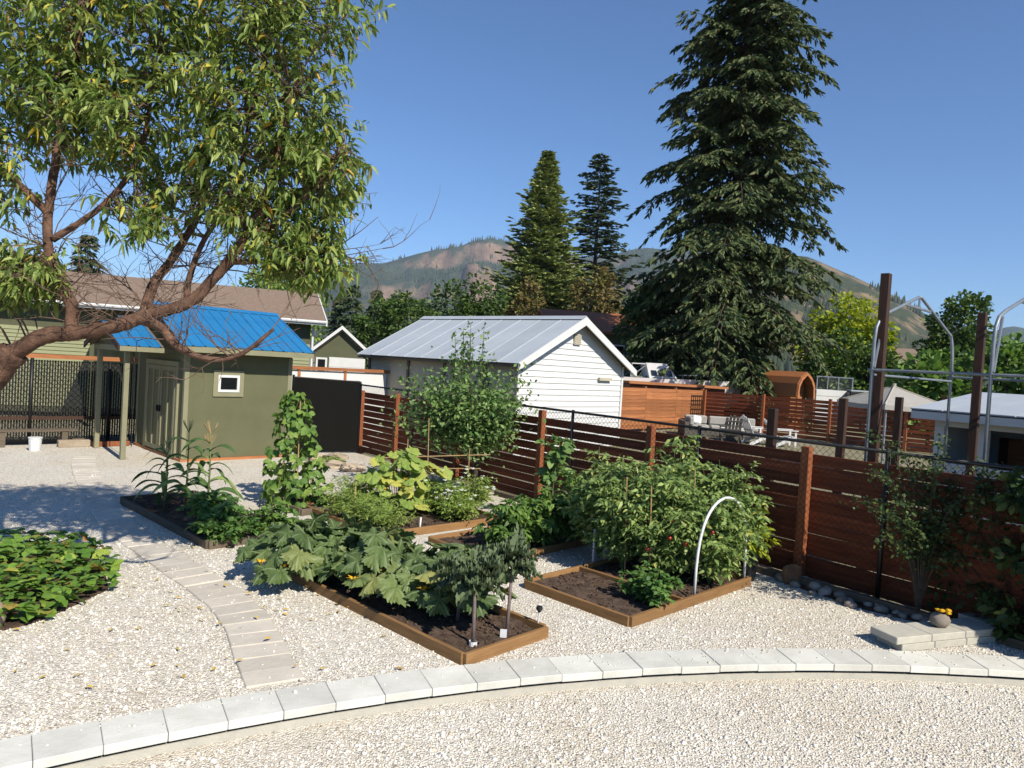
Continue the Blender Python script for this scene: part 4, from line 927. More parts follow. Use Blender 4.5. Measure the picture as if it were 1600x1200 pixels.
limb([(-2.88, 6.28, 2.88), (-2.97, 6.49, 3.09), (-2.88, 6.54, 3.45), (-2.62, 6.54, 3.93), (-2.50, 6.54, 4.64), (-2.32, 6.54, 5.47)], 0.034, 0.015, 8)
limb([(-2.56, 6.31, 3.26), (-2.32, 6.43, 3.29), (-2.02, 6.49, 3.33), (-1.73, 6.54, 3.45)], 0.030, 0.012, 8)
limb([(-2.42, 6.31, 3.46), (-2.08, 6.31, 3.69), (-1.78, 6.31, 3.99), (-1.61, 6.31, 4.29)], 0.030, 0.012, 8)
limb([(-3.99, 6.14, 3.33), (-3.57, 6.19, 3.69), (-3.33, 6.25, 4.17), (-3.27, 6.31, 5.00)], 0.030, 0.015, 8)
limb([(-4.05, 6.14, 3.57), (-4.52, 6.07, 4.05), (-4.76, 6.07, 4.64), (-4.88, 5.95, 5.36)], 0.035, 0.014, 8)
LP = np.array([p for p, _ in LIMBS])
# dead bare twigs
tw = MB()
def deadtwig(p, d, L, rad, depth):
    p = Vector(p); d = Vector(d).normalized(); pts = [p]
    for k in range(5):
        d = (d + Vector(r.normal(0, .16, 3)) + Vector((0, 0, .04))).normalized(); pts.append(pts[-1]+d*L/5)
    tw.tube(pts, [rad*(1-.75*i/5) for i in range(6)], 4, False)
    if depth:
        for k in range(int(r.integers(2, 5))):
            i = int(r.integers(1, 6)); dd = (d + Vector(r.normal(0, .75, 3))).normalized(); deadtwig(pts[i], dd, L*r.uniform(.35, .65), rad*.6, depth-1)
for _ in range(170):
    q = Vector(LP[r.integers(80, len(LP))]);
    if q.z > 3.85: continue
    deadtwig(q, (r.normal(0, .6), r.normal(0, .5), r.uniform(-.1, .9)), r.uniform(.3, .75), .0065, 2)
for d in ((1, .05, .12), (1, -.1, .28), (1, .1, .02)): deadtwig(Vector((-2.08, 6.43, 3.27))-B, d, r.uniform(.75, 1.0), .009, 2)
o = tw.build('dead_twigs', M['twig'], pt); o['kind'] = 'stuff'
# leafy shoots
BL = [(-4.35, 6.1, 2.98, .35, .3, .30, 36), (-4.15, 6.1, 3.03, 0.30, 0.28, 0.28, 30), (-1.88, 6.4, 3.38, .42, .35, .30, 60), (-4.1, 6.3, 4.7, .7, .6, .5, 80), (-3.35, 6.25, 3.55, .4, .3, .22, 22), (-2.5, 6.5, 3.75, .35, .35, .22, 26), (-2.44, 6.43, 4.58, 0.95, 0.75, 0.83, 250), (-1.88, 6.49, 4.11, 0.45, 0.54, 0.50, 90), (-3.75, 6.37, 5.18, 1.01, 0.75, 0.65, 170), (-2.62, 6.37, 5.65, 1.25, 0.75, 0.59, 200), (-1.98, 6.54, 3.43, 0.36, 0.38, 0.31, 40), (-4.17, 6.09, 3.01, 0.26, 0.24, 0.24, 22), (-3.15, 6.66, 3.99, 0.54, 0.59, 0.36, 55), (-4.34, 6.37, 4.46, 0.42, 0.48, 0.54, 55), (-2.32, 6.25, 3.63, 0.36, 0.36, 0.36, 36), (-4.64, 6.07, 5.47, 0.71, 0.75, 0.59, 60), (-3.63, 6.19, 4.40, 0.59, 0.59, 0.42, 70), (-4.46, 5.95, 3.81, 0.36, 0.42, 0.36, 34)]
P, D, L = [], [], []; shoots = MB()
for (x, y, z, rx, ry, rz, n) in BL:
    for _ in range(int(n*1.4)):
        u = rdir(1, r)[0]; c = np.array([x, y, z])+u*np.array([rx, ry, rz])*r.uniform(.1, 1)**.5 - np.array(B)
        j = np.argmin(((LP-c)**2).sum(1)); root = LP[j]; v = c-root; dl = np.linalg.norm(v)
        sh_d = unit((v/max(dl, 1e-3)+np.array([0, 0, .35])+r.normal(0, .45, 3))[None])[0]; sl = r.uniform(.25, .5)
        a = c-sh_d*sl*.5; e = c+sh_d*sl*.5
        if r.random() < .45: shoots.tube([root, (root+a)/2+np.array([0, 0, .04]), a, e], [.009, .007, .005, .002], 4, False)
        nl = int(r.integers(12, 19)); t = r.uniform(.1, 1, nl); ang = r.uniform(0, 6.28, nl)
        s1 = unit(np.cross(sh_d, [.3, .2, .9])[None])[0]; s2 = np.cross(sh_d, s1)
        P.append(a+(e-a)*t[:, None]); D.append(s1*np.cos(ang)[:, None]+s2*np.sin(ang)[:, None]+sh_d*.5+np.array([0, 0, -.40])); L.append(r.uniform(.07, .135, nl))
P = np.concatenate(P); D = np.concatenate(D); L = np.concatenate(L)
L = L*np.where(r.random(len(L)) < .25, .62, 1); V, F = leafgeo2(P, D, L, L*r.uniform(.24, .34, len(L)), .36, .26, .5, r)
npobj('crown', V, F, M['l_peach'], pt, smooth=True); o = shoots.build('shoots', M['twig'], pt); o['kind'] = 'stuff'

# ------------------------------------------------------------------ young apple tree in front of the slat fence
r = np.random.default_rng(61)
ap = thing('apple_tree', 'young apple tree with upright shoots before the slat fence', 'tree', (-.6, 13.35, 0))
MB().tube([(0, 0, -.05), (.02, 0, .5), (-.04, 0, .95)], [.055, .045, .04], 8).build('trunk', M['bark2'], ap, smooth=True)
br = MB(); P, D, L = [], [], []
for k in range(78):
    if k < 12: # upright water shoots
        a = r.uniform(0, 6.28); q = r.uniform(.1, .8); tip = np.array([math.cos(a)*q*1.0-.1, math.sin(a)*q*.8, r.uniform(2.5, 3.35)]); mid = np.array([tip[0]*.8, tip[1]*.8, 1.7])
    else:
        a = r.uniform(0, 6.28); q = r.uniform(.35, 1.0); tip = np.array([math.cos(a)*q*1.4-.26, math.sin(a)*q*1.0, max(1.15, 1.74+.74*r.normal(0, .42))]); mid = tip*np.array([.45, .45, 0])+np.array([0, 0, 1.0+.38*tip[2]-.35])
    b0 = np.array([-.04, 0, .9]); T = np.linspace(0, 1, 7)[:, None]; pts = b0*(1-T)**2+2*mid*T*(1-T)+tip*T*T
    br.tube(pts, [.022*(1-.85*t) for t in np.linspace(0, 1, 7)], 4, False)
    nl = 125 if k >= 12 else 80; t = r.uniform(.35, 1, nl)[:, None]; p = b0*(1-t)**2+2*mid*t*(1-t)+tip*t*t
    spread = .17 if k >= 12 else .05
    P.append(p+r.normal(0, spread, (nl, 3))*(t < .98)); D.append(rdir(nl, r)+np.array([0, 0, .25])); L.append(r.uniform(.065, .115, nl))
br.build('limbs', M['bark2'], ap)
V, F = leafgeo(np.concatenate(P), np.concatenate(D), np.concatenate(L), np.concatenate(L)*.55, .1, .15, r=r)
npobj('crown', V, F, M['l_apple'], ap)
# ================================================================== RAISED BEDS
BEDS = []
def bed(label, corner, ang, wx, wy, mat, cross=None, name='raised_bed'):
    """corner = nearest corner; local x runs to the back right, local y to the back left"""
    b = thing(name, label, 'garden bed', (*corner, 0), ang); T, Hh = .042, .105
    def board(L, x, y, rz):
        o = MB().box(-L/2, L/2, -T/2, T/2, .0, Hh).build('board', mat, b, (x, y, random.uniform(-.006, .006)), rz+random.uniform(-.006, .006), bevel=.004)
    board(wx, wx/2, 0, 0); board(wx, wx/2, wy, 0); board(wy-T, 0, wy/2, math.pi/2); board(wy-T, wx, wy/2, math.pi/2)
    if cross: board(wy-T, cross, wy/2, math.pi/2)
    n = 22; V = []; F = []
    for j in range(n):
        for i in range(n):
            x = T/2+(wx-T)*i/(n-1); y = T/2+(wy-T)*j/(n-1)
            V.append((x, y, .055+.028*noise.fractal(Vector((x*4+corner[0]*9, y*4, 1)), 1, 2, 4)))
    for j in range(n-1):
        for i in range(n-1): F.append((j*n+i, j*n+i+1, (j+1)*n+i+1, (j+1)*n+i))
    npobj('soil', V, F, M['soil'], b, smooth=True)
    clods = MB()
    for k in range(int(wx*wy*150)):
        s = random.uniform(.006, .022); clods.rock((random.uniform(.05, wx-.05), random.uniform(.05, wy-.05), .06), (s, s*1.2, s*.8), k, 1, .5)
    o = clods.build('soil_clods', M['soil'], b); o['kind'] = 'stuff'
    ca, sa = math.cos(ang), math.sin(ang)
    BEDS.append((corner, ang, wx, wy))
    return lambda x, y, z=.06: (corner[0]+ca*x-sa*y, corner[1]+sa*x+ca*y, z)
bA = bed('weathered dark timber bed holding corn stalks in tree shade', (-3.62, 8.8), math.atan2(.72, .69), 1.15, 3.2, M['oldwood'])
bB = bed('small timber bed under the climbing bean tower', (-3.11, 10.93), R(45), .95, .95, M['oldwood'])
bC = bed('timber bed of squash vine and white flowers before the fence', (-1.72, 9.72), math.atan2(.68, .735), 2.3, 2.3, M['bedwood'])
bD = bed('timber bed of zucchini and kale with dark bare soil', (-.25, 5.86), R(46), 1.03, 3.0, M['bedwood'])
bE = bed('timber bed of tomatoes with a white plastic hoop', (1.31, 6.99), R(44.5), 2.42, 1.47, M['bedwood'], cross=.95)
bF = bed('half hidden timber bed of pepper plants behind the kale', (-.15, 8.85), R(45), 2.0, 1.2, M['bedwood'])
def in_beds(x, y, pad=.02):
    for (cx, cy), a, wx, wy in BEDS:
        dx, dy = x-cx, y-cy; lx = dx*math.cos(a)+dy*math.sin(a); ly = -dx*math.sin(a)+dy*math.cos(a)
        if -pad < lx < wx+pad and -pad < ly < wy+pad: return True
    return False

# ------------------------------------------------------------------ big leaf meshes
def lobed(name, mat, lobes=5, depth=.35, serr=.06, n=46, cup=.12, seed=0, back=.25):
    V = [(0, 0, 0)]; F = []; rings = (.34, .68, 1.0)
    for q in rings:
        for i in range(n):
            th = -math.pi+2*math.pi*(i+.5)/n
            base = .5*(1+.22*math.cos(th)); sinus = 1-.75*math.exp(-((math.pi-abs(th))/.28)**2)
            lob = 1-depth*(.5-.5*math.cos(lobes*th))*min(1, q*1.1); rr = base*sinus*lob*(1+serr*(1 if i % 2 else -1)*(q == 1))*(1+.05*math.sin(seed+3*th))
            z = .07*math.cos(lobes*th)*q*.5 + cup*.5*q - cup*1.3*q*q*(.6+.4*math.cos(th)) + .015*math.sin(7*th+seed)
            V.append((rr*q*math.cos(th)+back*.0, rr*q*math.sin(th), z))
    for i in range(n): F.append((0, 1+i, 1+(i+1) % n))
    for k in range(2):
        for i in range(n): a, b = 1+k*n+i, 1+k*n+(i+1) % n; F.append((a, a+n, b+n, b))
    me = bpy.data.meshes.new(name); me.from_pydata(V, [], F); me.materials.append(mat); me.update(); return me
def ovals(name, mat, n=3, L=.5, W=.42, spread=R(75), fold=.1, droop=.12):
    m = MB()
    for k in range(n):
        a = (k-(n-1)/2)*spread; ca, sa = math.cos(a), math.sin(a); pts = [(0, 0), (.18, .62), (.45, 1), (.75, .78), (1, 0)]
        v = []; 
        for (t, wd) in pts:
            for s in ((0,) if wd == 0 else (-1, 0, 1)):
                x, y, z = L*t, s*W/2*wd, abs(s)*W*fold - droop*L*t*t+.02; v.append((x*ca-y*sa, x*sa+y*ca, z))
        m.add(v, [(0,1,2), (0,2,3), (1,4,5,2), (2,5,6,3), (4,7,8,5), (5,8,9,6), (7,10,8), (8,10,9)])
    me = bpy.data.meshes.new(name); me.from_pydata(m.v, [], m.f); me.materials.append(mat); me.update(); return me
ZUC = [lobed('leaf', M['o_zuc'], 5, .34, .09, 50, .20, s) for s in (0, 1.7, 3.1)]
SQU = [lobed('leaf', M['o_squash'], 5, .16, .04, 36, .14, s) for s in (.4, 2.2)]
STR = [ovals('leaf', M['o_straw'], 3, .5, .46, R(85), .13, d) for d in (.1, .25)]
BEA = [ovals('leaf', M['o_bean'], 3, .5, .4, R(70), .1, d) for d in (.3, .5)]
r = np.random.default_rng(77)
def zucchini(label, x, y, n, spread, sz, seed):
    r = np.random.default_rng(seed); t = thing('zucchini_plant', label, 'plant', (x, y, .05)); st = MB()
    for k in range(n):
        a = k*2.39996+r.normal(0, .25); q = .25+.75*(k/n); rad = spread*q*r.uniform(.75, 1.1); z = (.60-.36*q)*r.uniform(.75, 1.25)
        tip = Vector((math.cos(a)*rad, math.sin(a)*rad, z))
        st.tube([(0, 0, .02), (tip.x*.45, tip.y*.45, z*.72), tip], [.016, .012, .008], 5, False)
        inst('leaf', ZUC[k % 3], t, tip, (r.normal(0, .38), r.uniform(-.25, .6)+.3*q, a+r.normal(0, .45)), sz*r.uniform(.75, 1.2))
    st.build('stems', M['stem'], t, smooth=True)
    for k in range(4):
        a = r.uniform(3.2, 6.1); q = r.uniform(.45, .95)*spread; m = MB(); c = (math.cos(a)*q, math.sin(a)*q, r.uniform(.12, .3))
        for j in range(5):
            b = j*1.2566; m.add([c, (c[0]+.035*math.cos(b-.5), c[1]+.035*math.sin(b-.5), c[2]+.04), (c[0]+.085*math.cos(b), c[1]+.085*math.sin(b), c[2]+.05), (c[0]+.035*math.cos(b+.5), c[1]+.035*math.sin(b+.5), c[2]+.04)], [(0,1,2,3)])
        m.build('blossom', M['yellow'], t)
    return t
zucchini('spreading zucchini plant beside the curved paver path', -2.2, 7.75, 42, .62, .34, 1)
zucchini('big-leaved zucchini plant in the middle of its bed', -1.35, 7.55, 44, .64, .35, 2)
zucchini('zucchini plant nearest the kale stalks', -.36, 6.92, 26, .48, .33, 9)
zucchini('smaller zucchini plant at the back edge between two others', -1.75, 8.0, 30, .5, .33, 8)
zucchini('zucchini plant with silvery leaves behind the kale stalks', -.68, 7.2, 42, .60, .34, 3)
# strawberry patch
sp = thing('strawberry_patch', 'low green strawberry patch with reddish leaves on white gravel', 'strawberry patch', (-4.75, 7.1, 0))
poly_s = [(-6.3, 8.1), (-5.75, 8.45), (-5.25, 8.7), (-4.6, 8.25), (-4.1, 7.55), (-3.85, 7.15), (-3.9, 6.6), (-3.95, 6.15), (-4.15, 5.85), (-4.6, 5.5), (-5.3, 5.6), (-6.3, 6.5)]
def inside(x, y, P):
    c = False
    for i in range(len(P)):
        (x0, y0), (x1, y1) = P[i], P[i-1]
        if (y0 > y) != (y1 > y) and x < (x1-x0)*(y-y0)/(y1-y0)+x0: c = not c
    return c
m = MB(); m.prism([(x+4.75, y-7.1) for x, y in [((a+4.95)*.93-4.95, (b-7.05)*.93+7.05) for a, b in poly_s]], 'z', -.02, .02); m.build('soil', M['soil'], sp)
cnt = 0; extra = ([], [], [])
while cnt < 820:
    x, y = r.uniform(-6.3, -3.75), r.uniform(5.5, 8.75)
    if not inside(x, y, poly_s): continue
    cnt += 1; hgt = .07+.15*r.random()**.7+.05*noise.noise(Vector((x*2, y*2, 0))); a = r.uniform(0, 6.28)
    if cnt <= 300 and x > -.78*y: inst('leaf', STR[cnt % 2], sp, (x+4.75, y-7.1, hgt), (r.normal(0, .35), r.normal(.1, .35), a), r.uniform(.14, .23))
    else:
        for k in range(3): extra[0].append((x+4.75, y-7.1, hgt-.03)); b = a+(k-1)*1.4; extra[1].append((math.cos(b), math.sin(b), r.uniform(-.2, .5))); extra[2].append(r.uniform(.07, .12))
M['l_straw'] = leafmat('strawberry_leaf_small', [(0, (.06, .125, .02)), (.75, (.12, .20, .032)), (.9, (.20, .25, .045)), (1, (.33, .17, .045))], .3, .45)
V, F = leafgeo(np.array(extra[0]), np.array(extra[1]), np.array(extra[2]), np.array(extra[2])*.85, .1, .12, r=r, roll=.3)
o = npobj('foliage', V, F, M['l_straw'], sp); o['kind'] = 'stuff'
prop(MB().rock((0, 0, .10), (.24, .2, .16), 5, 2, .3).build('rock', M['tanstone'], None, (-4.42, 6.02, 0), smooth=True), 'rounded tan rock at the edge of the strawberry patch', 'rock')

# corn
def ribbon(name, L, W, arch, tw_):
    V = []; F = []; n = 9
    for i in range(n):
        t = i/(n-1); wd = W*math.sin(math.pi*min(1, .12+t*.88))**.6*.5 if i < n-1 else .002
        x = L*(t-.22*t*t*arch); z = L*(.55*t-1.0*arch*t*t); b = tw_*t
        for s in (-1, 0, 1): V.append((x, s*wd*math.cos(b), z+s*wd*math.sin(b)+abs(s)*wd*.35))
    for i in range(n-1):
        for k in range(2): a = i*3+k; F.append((a, a+1, a+4, a+3))
    me = bpy.data.meshes.new(name); me.from_pydata(V, [], F); me.materials.append(M['o_corn']); me.update(); return me
CORN = [ribbon('leaf', .62, .125, a, t) for a, t in ((.75, .6), (.95, -.5), (1.15, .9))]
def corn(label, x, y, h, seed):
    r = np.random.default_rng(seed); t = thing('corn_stalk', label, 'corn', (x, y, .04), 0, 'corn stalks in the weathered bed')
    MB().tube([(0, 0, 0), (.01, 0, h*.5), (0, .01, h)], [.017, .013, .006], 7).build('stalk', M['stem'], t, smooth=True)
    for k in range(8):
        z = h*(.16+.1*k); inst('leaf', CORN[k % 3], t, (0, 0, z), (0, r.normal(-.1, .15), k*math.pi+r.normal(0, .55)), r.uniform(.75, 1.15)*(1-.04*k))
    m = MB()
    for k in range(9):
        a = r.uniform(0, 6.28); e = r.uniform(.25, .8); m.tube([(0, 0, h-.02), (math.cos(a)*.06*e*2, math.sin(a)*.06*e*2, h+.10), (math.cos(a)*.15*e, math.sin(a)*.15*e, h+.17*(1.2-e*.5))], [.004, .005, .003], 4, False)
    m.build('tassel', M['bamboo'] if seed % 2 else M['stem'], t)
for a in (('corn stalk with pale tassel nearest the bush beans', -4.46, 10.72, 1.18, 1), ('corn stalk with tassel in front of shed corner', -4.74, 10.6, 1.2, 2), ('shorter corn stalk at the path side of the bed', -4.98, 10.45, .85, 4), ('dark corn stalk at the far end of the bed', -5.22, 10.98, .9, 6), ('corn stalk at the back of the bed, leaning leaves', -4.62, 11.1, .95, 7)): corn(*a)

def bush(name, label, x, y, rad, h, n, lsize, mat, aspect=.55, seed=1, stems=6, cat='plant', z=.05, droop=.2, top=.5, cl=.14, fruit=None):
    """leafy plant: stems fanning from the ground, leaflets in sprays along them"""
    r = np.random.default_rng(seed); t = thing(name, label, cat, (x, y, z)); sm_ = MB(); P, D, L = [], [], []
    for k in range(stems):
        a = k*2.39996+r.normal(0, .3); q = math.sqrt((k+.6)/stems)*rad; tip = np.array([math.cos(a)*q, math.sin(a)*q, h*r.uniform(.72, 1.05)*(1-top*(q/rad)**2)])
        mid = tip*np.array([.35, .35, .55]); T = np.linspace(0, 1, 5)[:, None]; c = 2*mid*T*(1-T)+tip*T*T
        sm_.tube(c, [.009, .008, .007, .005, .003], 4, False)
        m_ = n//stems; nsp = max(4, m_//9)
        for s_ in range(nsp):
            u = r.uniform(.15, 1)**.8; o = 2*mid*u*(1-u)+tip*u*u; d = rdir(1, r)[0]; d[2] = abs(d[2])*.4-.05; d = d/np.linalg.norm(d); ln = cl*r.uniform(.6, 1.5)
            kk = 9; tt = np.linspace(.25, 1, kk); sd_ = np.array([-d[1], d[0], 0]); sg = np.where(np.arange(kk) % 2, 1, -1)
            pp_ = o+d*ln*tt[:, None]; pp_[:, 2] -= .35*ln*tt**2; pp_[:, 2] = np.maximum(pp_[:, 2], .02)
            P.append(pp_); D.append(d*.6+sd_*sg[:, None]*.8+r.normal(0, .25, (kk, 3))+np.array([0, 0, -.1])); L.append(lsize*r.uniform(.6, 1.3, kk))
    sm_.build('stems', M['stem'], t)
    L = np.concatenate(L); V, F = leafgeo(np.concatenate(P), np.concatenate(D), L, L*aspect, droop, .14, r=r, roll=.5)
    npobj('foliage', V, F, mat, t)
    for k in range((fruit or (0,))[0]):
        a = r.uniform(2.6, 6.3); q = rad*r.uniform(.5, .95); s_ = fruit[2]*r.uniform(.8, 1.2); MB().rock((math.cos(a)*q, math.sin(a)*q, h*r.uniform(.2, .65)), (s_, s_, s_*.9), k, 2, .06).build('fruit', fruit[1], t, smooth=True)
    return t
bush('potato_plant', 'dark bushy potato plant at the near corner of the corn bed', -3.52, 9.05, .36, .50, 1500, .085, M['l_bush'], .6, 1, 9)
bush('potato_plant', 'bushy potato plant between corn and its neighbour bush', -3.9, 9.55, .42, .60, 1700, .085, M['l_bush'], .6, 2, 9)
bush('potato_plant', 'low bush spilling over the back edge of the corn bed', -3.05, 9.55, .36, .44, 1400, .075, M['l_pepper'], .55, 3, 9)
# pole beans on a tower of canes
bn = thing('bean_tower', 'tall tower of climbing beans beside the olive shed', 'plant', (-3.42, 11.62, .05)); 
for k in range(4):
    a = k*1.571+.4; MB().tube([(.30*math.cos(a), .30*math.sin(a), 0), (.06*math.cos(a), .06*math.sin(a), 1.72)], .009, 5).build('cane', M['bamboo'], bn)
for k in range(250):
    z = 1.78*r.random()**1.15; rad = (.44*(1-z/1.78)**.8+.12)*r.uniform(.6, 1.1); a = r.uniform(0, 6.28)
    inst('leaf', BEA[k % 2], bn, (rad*math.cos(a)-.04*z, rad*math.sin(a), z+.04), (r.normal(0, .4), r.uniform(.3, 1.1), a+r.normal(0, .5)), r.uniform(.17, .28))
m = MB()
for k in range(8):
    a0 = r.uniform(0, 6.28); m.tube([(.28*(1-.8*z/1.7)*math.cos(a0+z*4), .28*(1-.8*z/1.7)*math.sin(a0+z*4), z) for z in np.linspace(.02, 1.75, 18)], .004, 4, False)
m.build('vines', M['stem'], bn)
# squash vine
sq = thing('squash_vine', 'pale lime squash vine climbing in the middle bed', 'plant', (-1.75, 11.55, .05)); st = MB()
for k in range(150):
    u = rdir(1, r)[0]; z = .12+.85*abs(u[2])*r.uniform(.5, 1.05); q = r.uniform(.3, 1)**.6
    x, y = u[0]*.88*q+.1*(z > .6), u[1]*.62*q
    inst('leaf', SQU[k % 2], sq, (x, y, z), (r.normal(0, .35), r.uniform(.1, .7), math.atan2(y-.2, x)+r.normal(0, .6)), r.uniform(.16, .28))
    if k % 3 == 0: st.tube([(x*.3, y*.3, 0), (x*.7, y*.7, z*.7), (x, y, z)], .006, 4, False)
st.build('stems', M['stem'], sq)
for k in range(5):
    u = rdir(1, r)[0]; c = (u[0]*.6, -abs(u[1])*.5, .4+.4*abs(u[2])); m = MB()
    for j in range(5):
        b = j*1.2566+k; m.add([c, (c[0]+.025*math.cos(b-.5), c[1]+.025*math.sin(b-.5), c[2]+.03), (c[0]+.06*math.cos(b), c[1]+.06*math.sin(b), c[2]+.035), (c[0]+.025*math.cos(b+.5), c[1]+.025*math.sin(b+.5), c[2]+.03)], [(0,1,2,3)])
    m.build('blossom', M['yellow'], sq)
for k, (x, y, h, n, lb) in enumerate([(-2.45, 11.3, .55, 1500, 'feathery green carrot tops nearest the bean tower'), (-2.2, 10.75, .42, 1400, 'feathery light green herb at the corner of the flower bed'), (-1.75, 10.35, .36, 1200, 'low feathery plant behind the zucchini leaves')]):
    bush('feathery_herb', lb, x, y, .48, h*1.1, int(n*1.7), .06, M['l_feather'], .24, 40+k, 14, cl=.18)
# white flowers
for k, (x, y, rad, h, lb) in enumerate([(-1.05, 11.5, .38, .62, 'clump of white flowers beside the lime squash vine'), (-.55, 11.75, .40, .70, 'white flower clump closest to the slat fence'), (-.75, 11.1, .36, .50, 'white flower clump at the front right of the bed')]):
    t = bush('white_flowers', lb, x, y, rad*1.15, h, 2300, .065, M['l_feather'], .35, 50+k, 12, cl=.17)
    for j in range(15):
        a = r.uniform(0, 6.28); q = rad*r.uniform(0, 1)**.5; m = MB(); c = (math.cos(a)*q, math.sin(a)*q, h*(1.05-.35*(q/rad)**2)*r.uniform(.75, 1.1)); s_ = r.uniform(.014, .026)
        for b in range(6): m.rock((c[0]+s_*math.cos(b), c[1]+s_*math.sin(b*1.05), c[2]+.006*math.sin(b*2.1)), (s_*.6, s_*.6, s_*.35), b, 1, .2)
        m.build('flower', M['petal'], t)
tl = thing('cane_trellis', 'thin bamboo cane frame behind the squash vine', 'trellis', (-1.2, 12.1, 0))
for a, b in (((-.5, 0, 0), (-.5, 0, 1.15)), ((.55, .05, 0), (.55, .05, 1.05)), ((-.9, -.1, .82), (.9, .15, .95)), ((-.75, .1, .62), (.75, .15, .70)), ((-.15, .3, 0), (-.2, .3, 1.5))): MB().tube([a, b], .009, 5).build('cane', M['bamboo'], tl)
prop(MB().tube([(0, 0, 0), (0, 0, .52)], .014, 6).build('wooden_stake', M['bamboo'], None, (-2.3, 10.95, .05)), 'short wooden stake standing among the feathery herbs', 'stake')
# tomatoes
TOM = [('tall tomato plant at the end of the bed near the peppers', 1.28, 9.35, .50, 1.5), ('tomato plant with bushy top in front of fence post', 1.5, 8.8, .50, 1.42), ('tomato plant in the middle of the bed beside the canes', 1.98, 8.5, .48, 1.32), ('tall tomato plant at the back of the bed by the fence', 2.15, 9.15, .50, 1.62), ('tomato plant half inside the white hoop', 2.47, 8.42, .36, 1.15), ('tomato plant behind the hoop next to the black pot', 2.78, 8.95, .46, 1.5)]
for k, (lb, x, y, rad, h) in enumerate(TOM): bush('tomato_plant', lb, x, y, rad, h, 5200, .085, M['l_tomato'], .40, 60+k, 20, 'tomato plant', top=.35, cl=.2, droop=.35, fruit=(5, M['red'] if k in (2, 4) else M['stem'], .03))
for k, (x, y, h, lb) in enumerate([(1.75, 8.35, 1.15, 'bamboo cane leaning in front of the tomato leaves'), (1.5, 8.6, 1.2, 'bamboo cane standing amid the bushy tomato plants'), (2.35, 8.75, 1.3, 'bamboo cane behind the white hoop')]):
    prop(MB().tube([(0, 0, 0), (-.06, -.05, h)], .008, 5).build('bamboo_cane', M['bamboo'], None, (x, y, .05)), lb, 'cane')
bush('basil_plant', 'low dense bush at the front corner of the tomato bed', 1.62, 7.62, .34, .42, 1900, .06, M['l_bush'], .7, 71, 12, cl=.1)
# peppers and other bushes
for k, (x, y, rad, h, lb) in enumerate([(.12, 9.55, .38, .8, 'pepper plant nearest the kale tops'), (.55, 9.85, .42, .95, 'pepper plant in the middle of the half hidden bed'), (.95, 10.05, .42, 1.05, 'pepper plant beside the tall tomato')]):
    bush('pepper_plant', lb, x, y, rad, h, 1700, .11, M['l_pepper'], .42, 80+k, 10, cl=.14, droop=.45)
bush('young_fruit_tree', 'slender young plant with large leaves in front of slat fence', .72, 11.3, .28, 1.55, 260, .17, M['l_apple'], .6, 85, 4, top=.1, cl=.12)
bush('tall_mint', 'tall upright leafy spike rising above the tomatoes', 2.35, 9.75, .16, 1.62, 900, .08, M['l_tomato'], .35, 86, 6, top=.25, cl=.1)
# kale: bare stalks with curly heads
def kale(label, x, y, h, lean, seed):
    r = np.random.default_rng(seed); t = thing('kale_plant', label, 'kale', (x, y, .05)); tip = np.array([lean[0], lean[1], h])
    MB().tube([(0, 0, -.02), tip*np.array([.4, .4, .5]), tip], [.019, .016, .012], 8).build('stalk', M['kstem'], t, smooth=True)
    for k in range(40):
        a = k*2.39996; el = r.uniform(-.45, .9); d = np.array([math.cos(a), math.sin(a), el]); L = r.uniform(.18, .29); c = tip*(1-.22*r.random())
        side = np.array([-d[1], d[0], 0]); side = side/np.linalg.norm(side); nu, ns = 15, 9; V = []; ph = r.uniform(0, 6)
        for iu in range(nu):
            u = .18+.82*iu/(nu-1); wd = .115*math.sin(math.pi*min(1, .15+.8*u))**.7*(L/.28)
            for js in range(ns):
                q = (js-(ns-1)/2)/((ns-1)/2); ruf = abs(q)**1.3*.026*(math.sin(u*44+ph+q*5)+.8*r.normal(0, 1))
                V.append(c+d*(L*u)+side*(q*wd*.5*(1+.22*r.normal(0, 1)*abs(q)))+np.array([0, 0, -.18*L*u*u+ruf+.03*abs(q)]))
        npobj('leaf', V, [(a_*ns+b_, a_*ns+b_+1, (a_+1)*ns+b_+1, (a_+1)*ns+b_) for a_ in range(nu-1) for b_ in range(ns-1)], M['l_kale'], t)
    m = MB()
    for k in range(10): a = k*2.39996; m.tube([tip*.9, tip*.97+np.array([math.cos(a)*.14, math.sin(a)*.14, .02])], .005, 4, False)
    m.build('leaf_stalks', M['kstem'], t)
kale('kale plant on a bare stalk at the front corner of its bed', -.20, 6.18, .66, (-.02, .06), 1)
kale('taller kale plant on a bare stalk beside the small lamp', .09, 6.45, .72, (.02, .10), 2)
kale('dark kale plant behind the other two, low among zucchini leaves', -.38, 6.72, .50, (.02, .02), 3)
for (x, y, lb) in ((-.20, 6.16, 'pale paper collar around the front kale stalk'), (.06, 6.38, 'small white plant tag at the taller kale stalk')):
    m = MB().tube([(0, 0, 0), (0, 0, .04)], .036, 12, False) if x < 0 else MB().box(-.03, .03, -.004, .004, 0, .075)
    prop(m.build('plant_collar' if x < 0 else 'plant_tag', M['pvc'], None, (x, y, .055)), lb, 'plant tag')
sl_ = thing('solar_lamp', 'small black solar lamp on the corner of the kale bed', 'lamp', (.38, 6.66, .08))
MB().tube([(0, 0, 0), (.005, 0, .13)], .008, 6).build('stake', M['pvc'], sl_); MB().tube([(.005, 0, .128), (.005, 0, .15), (.005, 0, .155), (.005, 0, .185)], [.012, .026, .032, .028], 12).build('lamp_head', M['pot'], sl_)
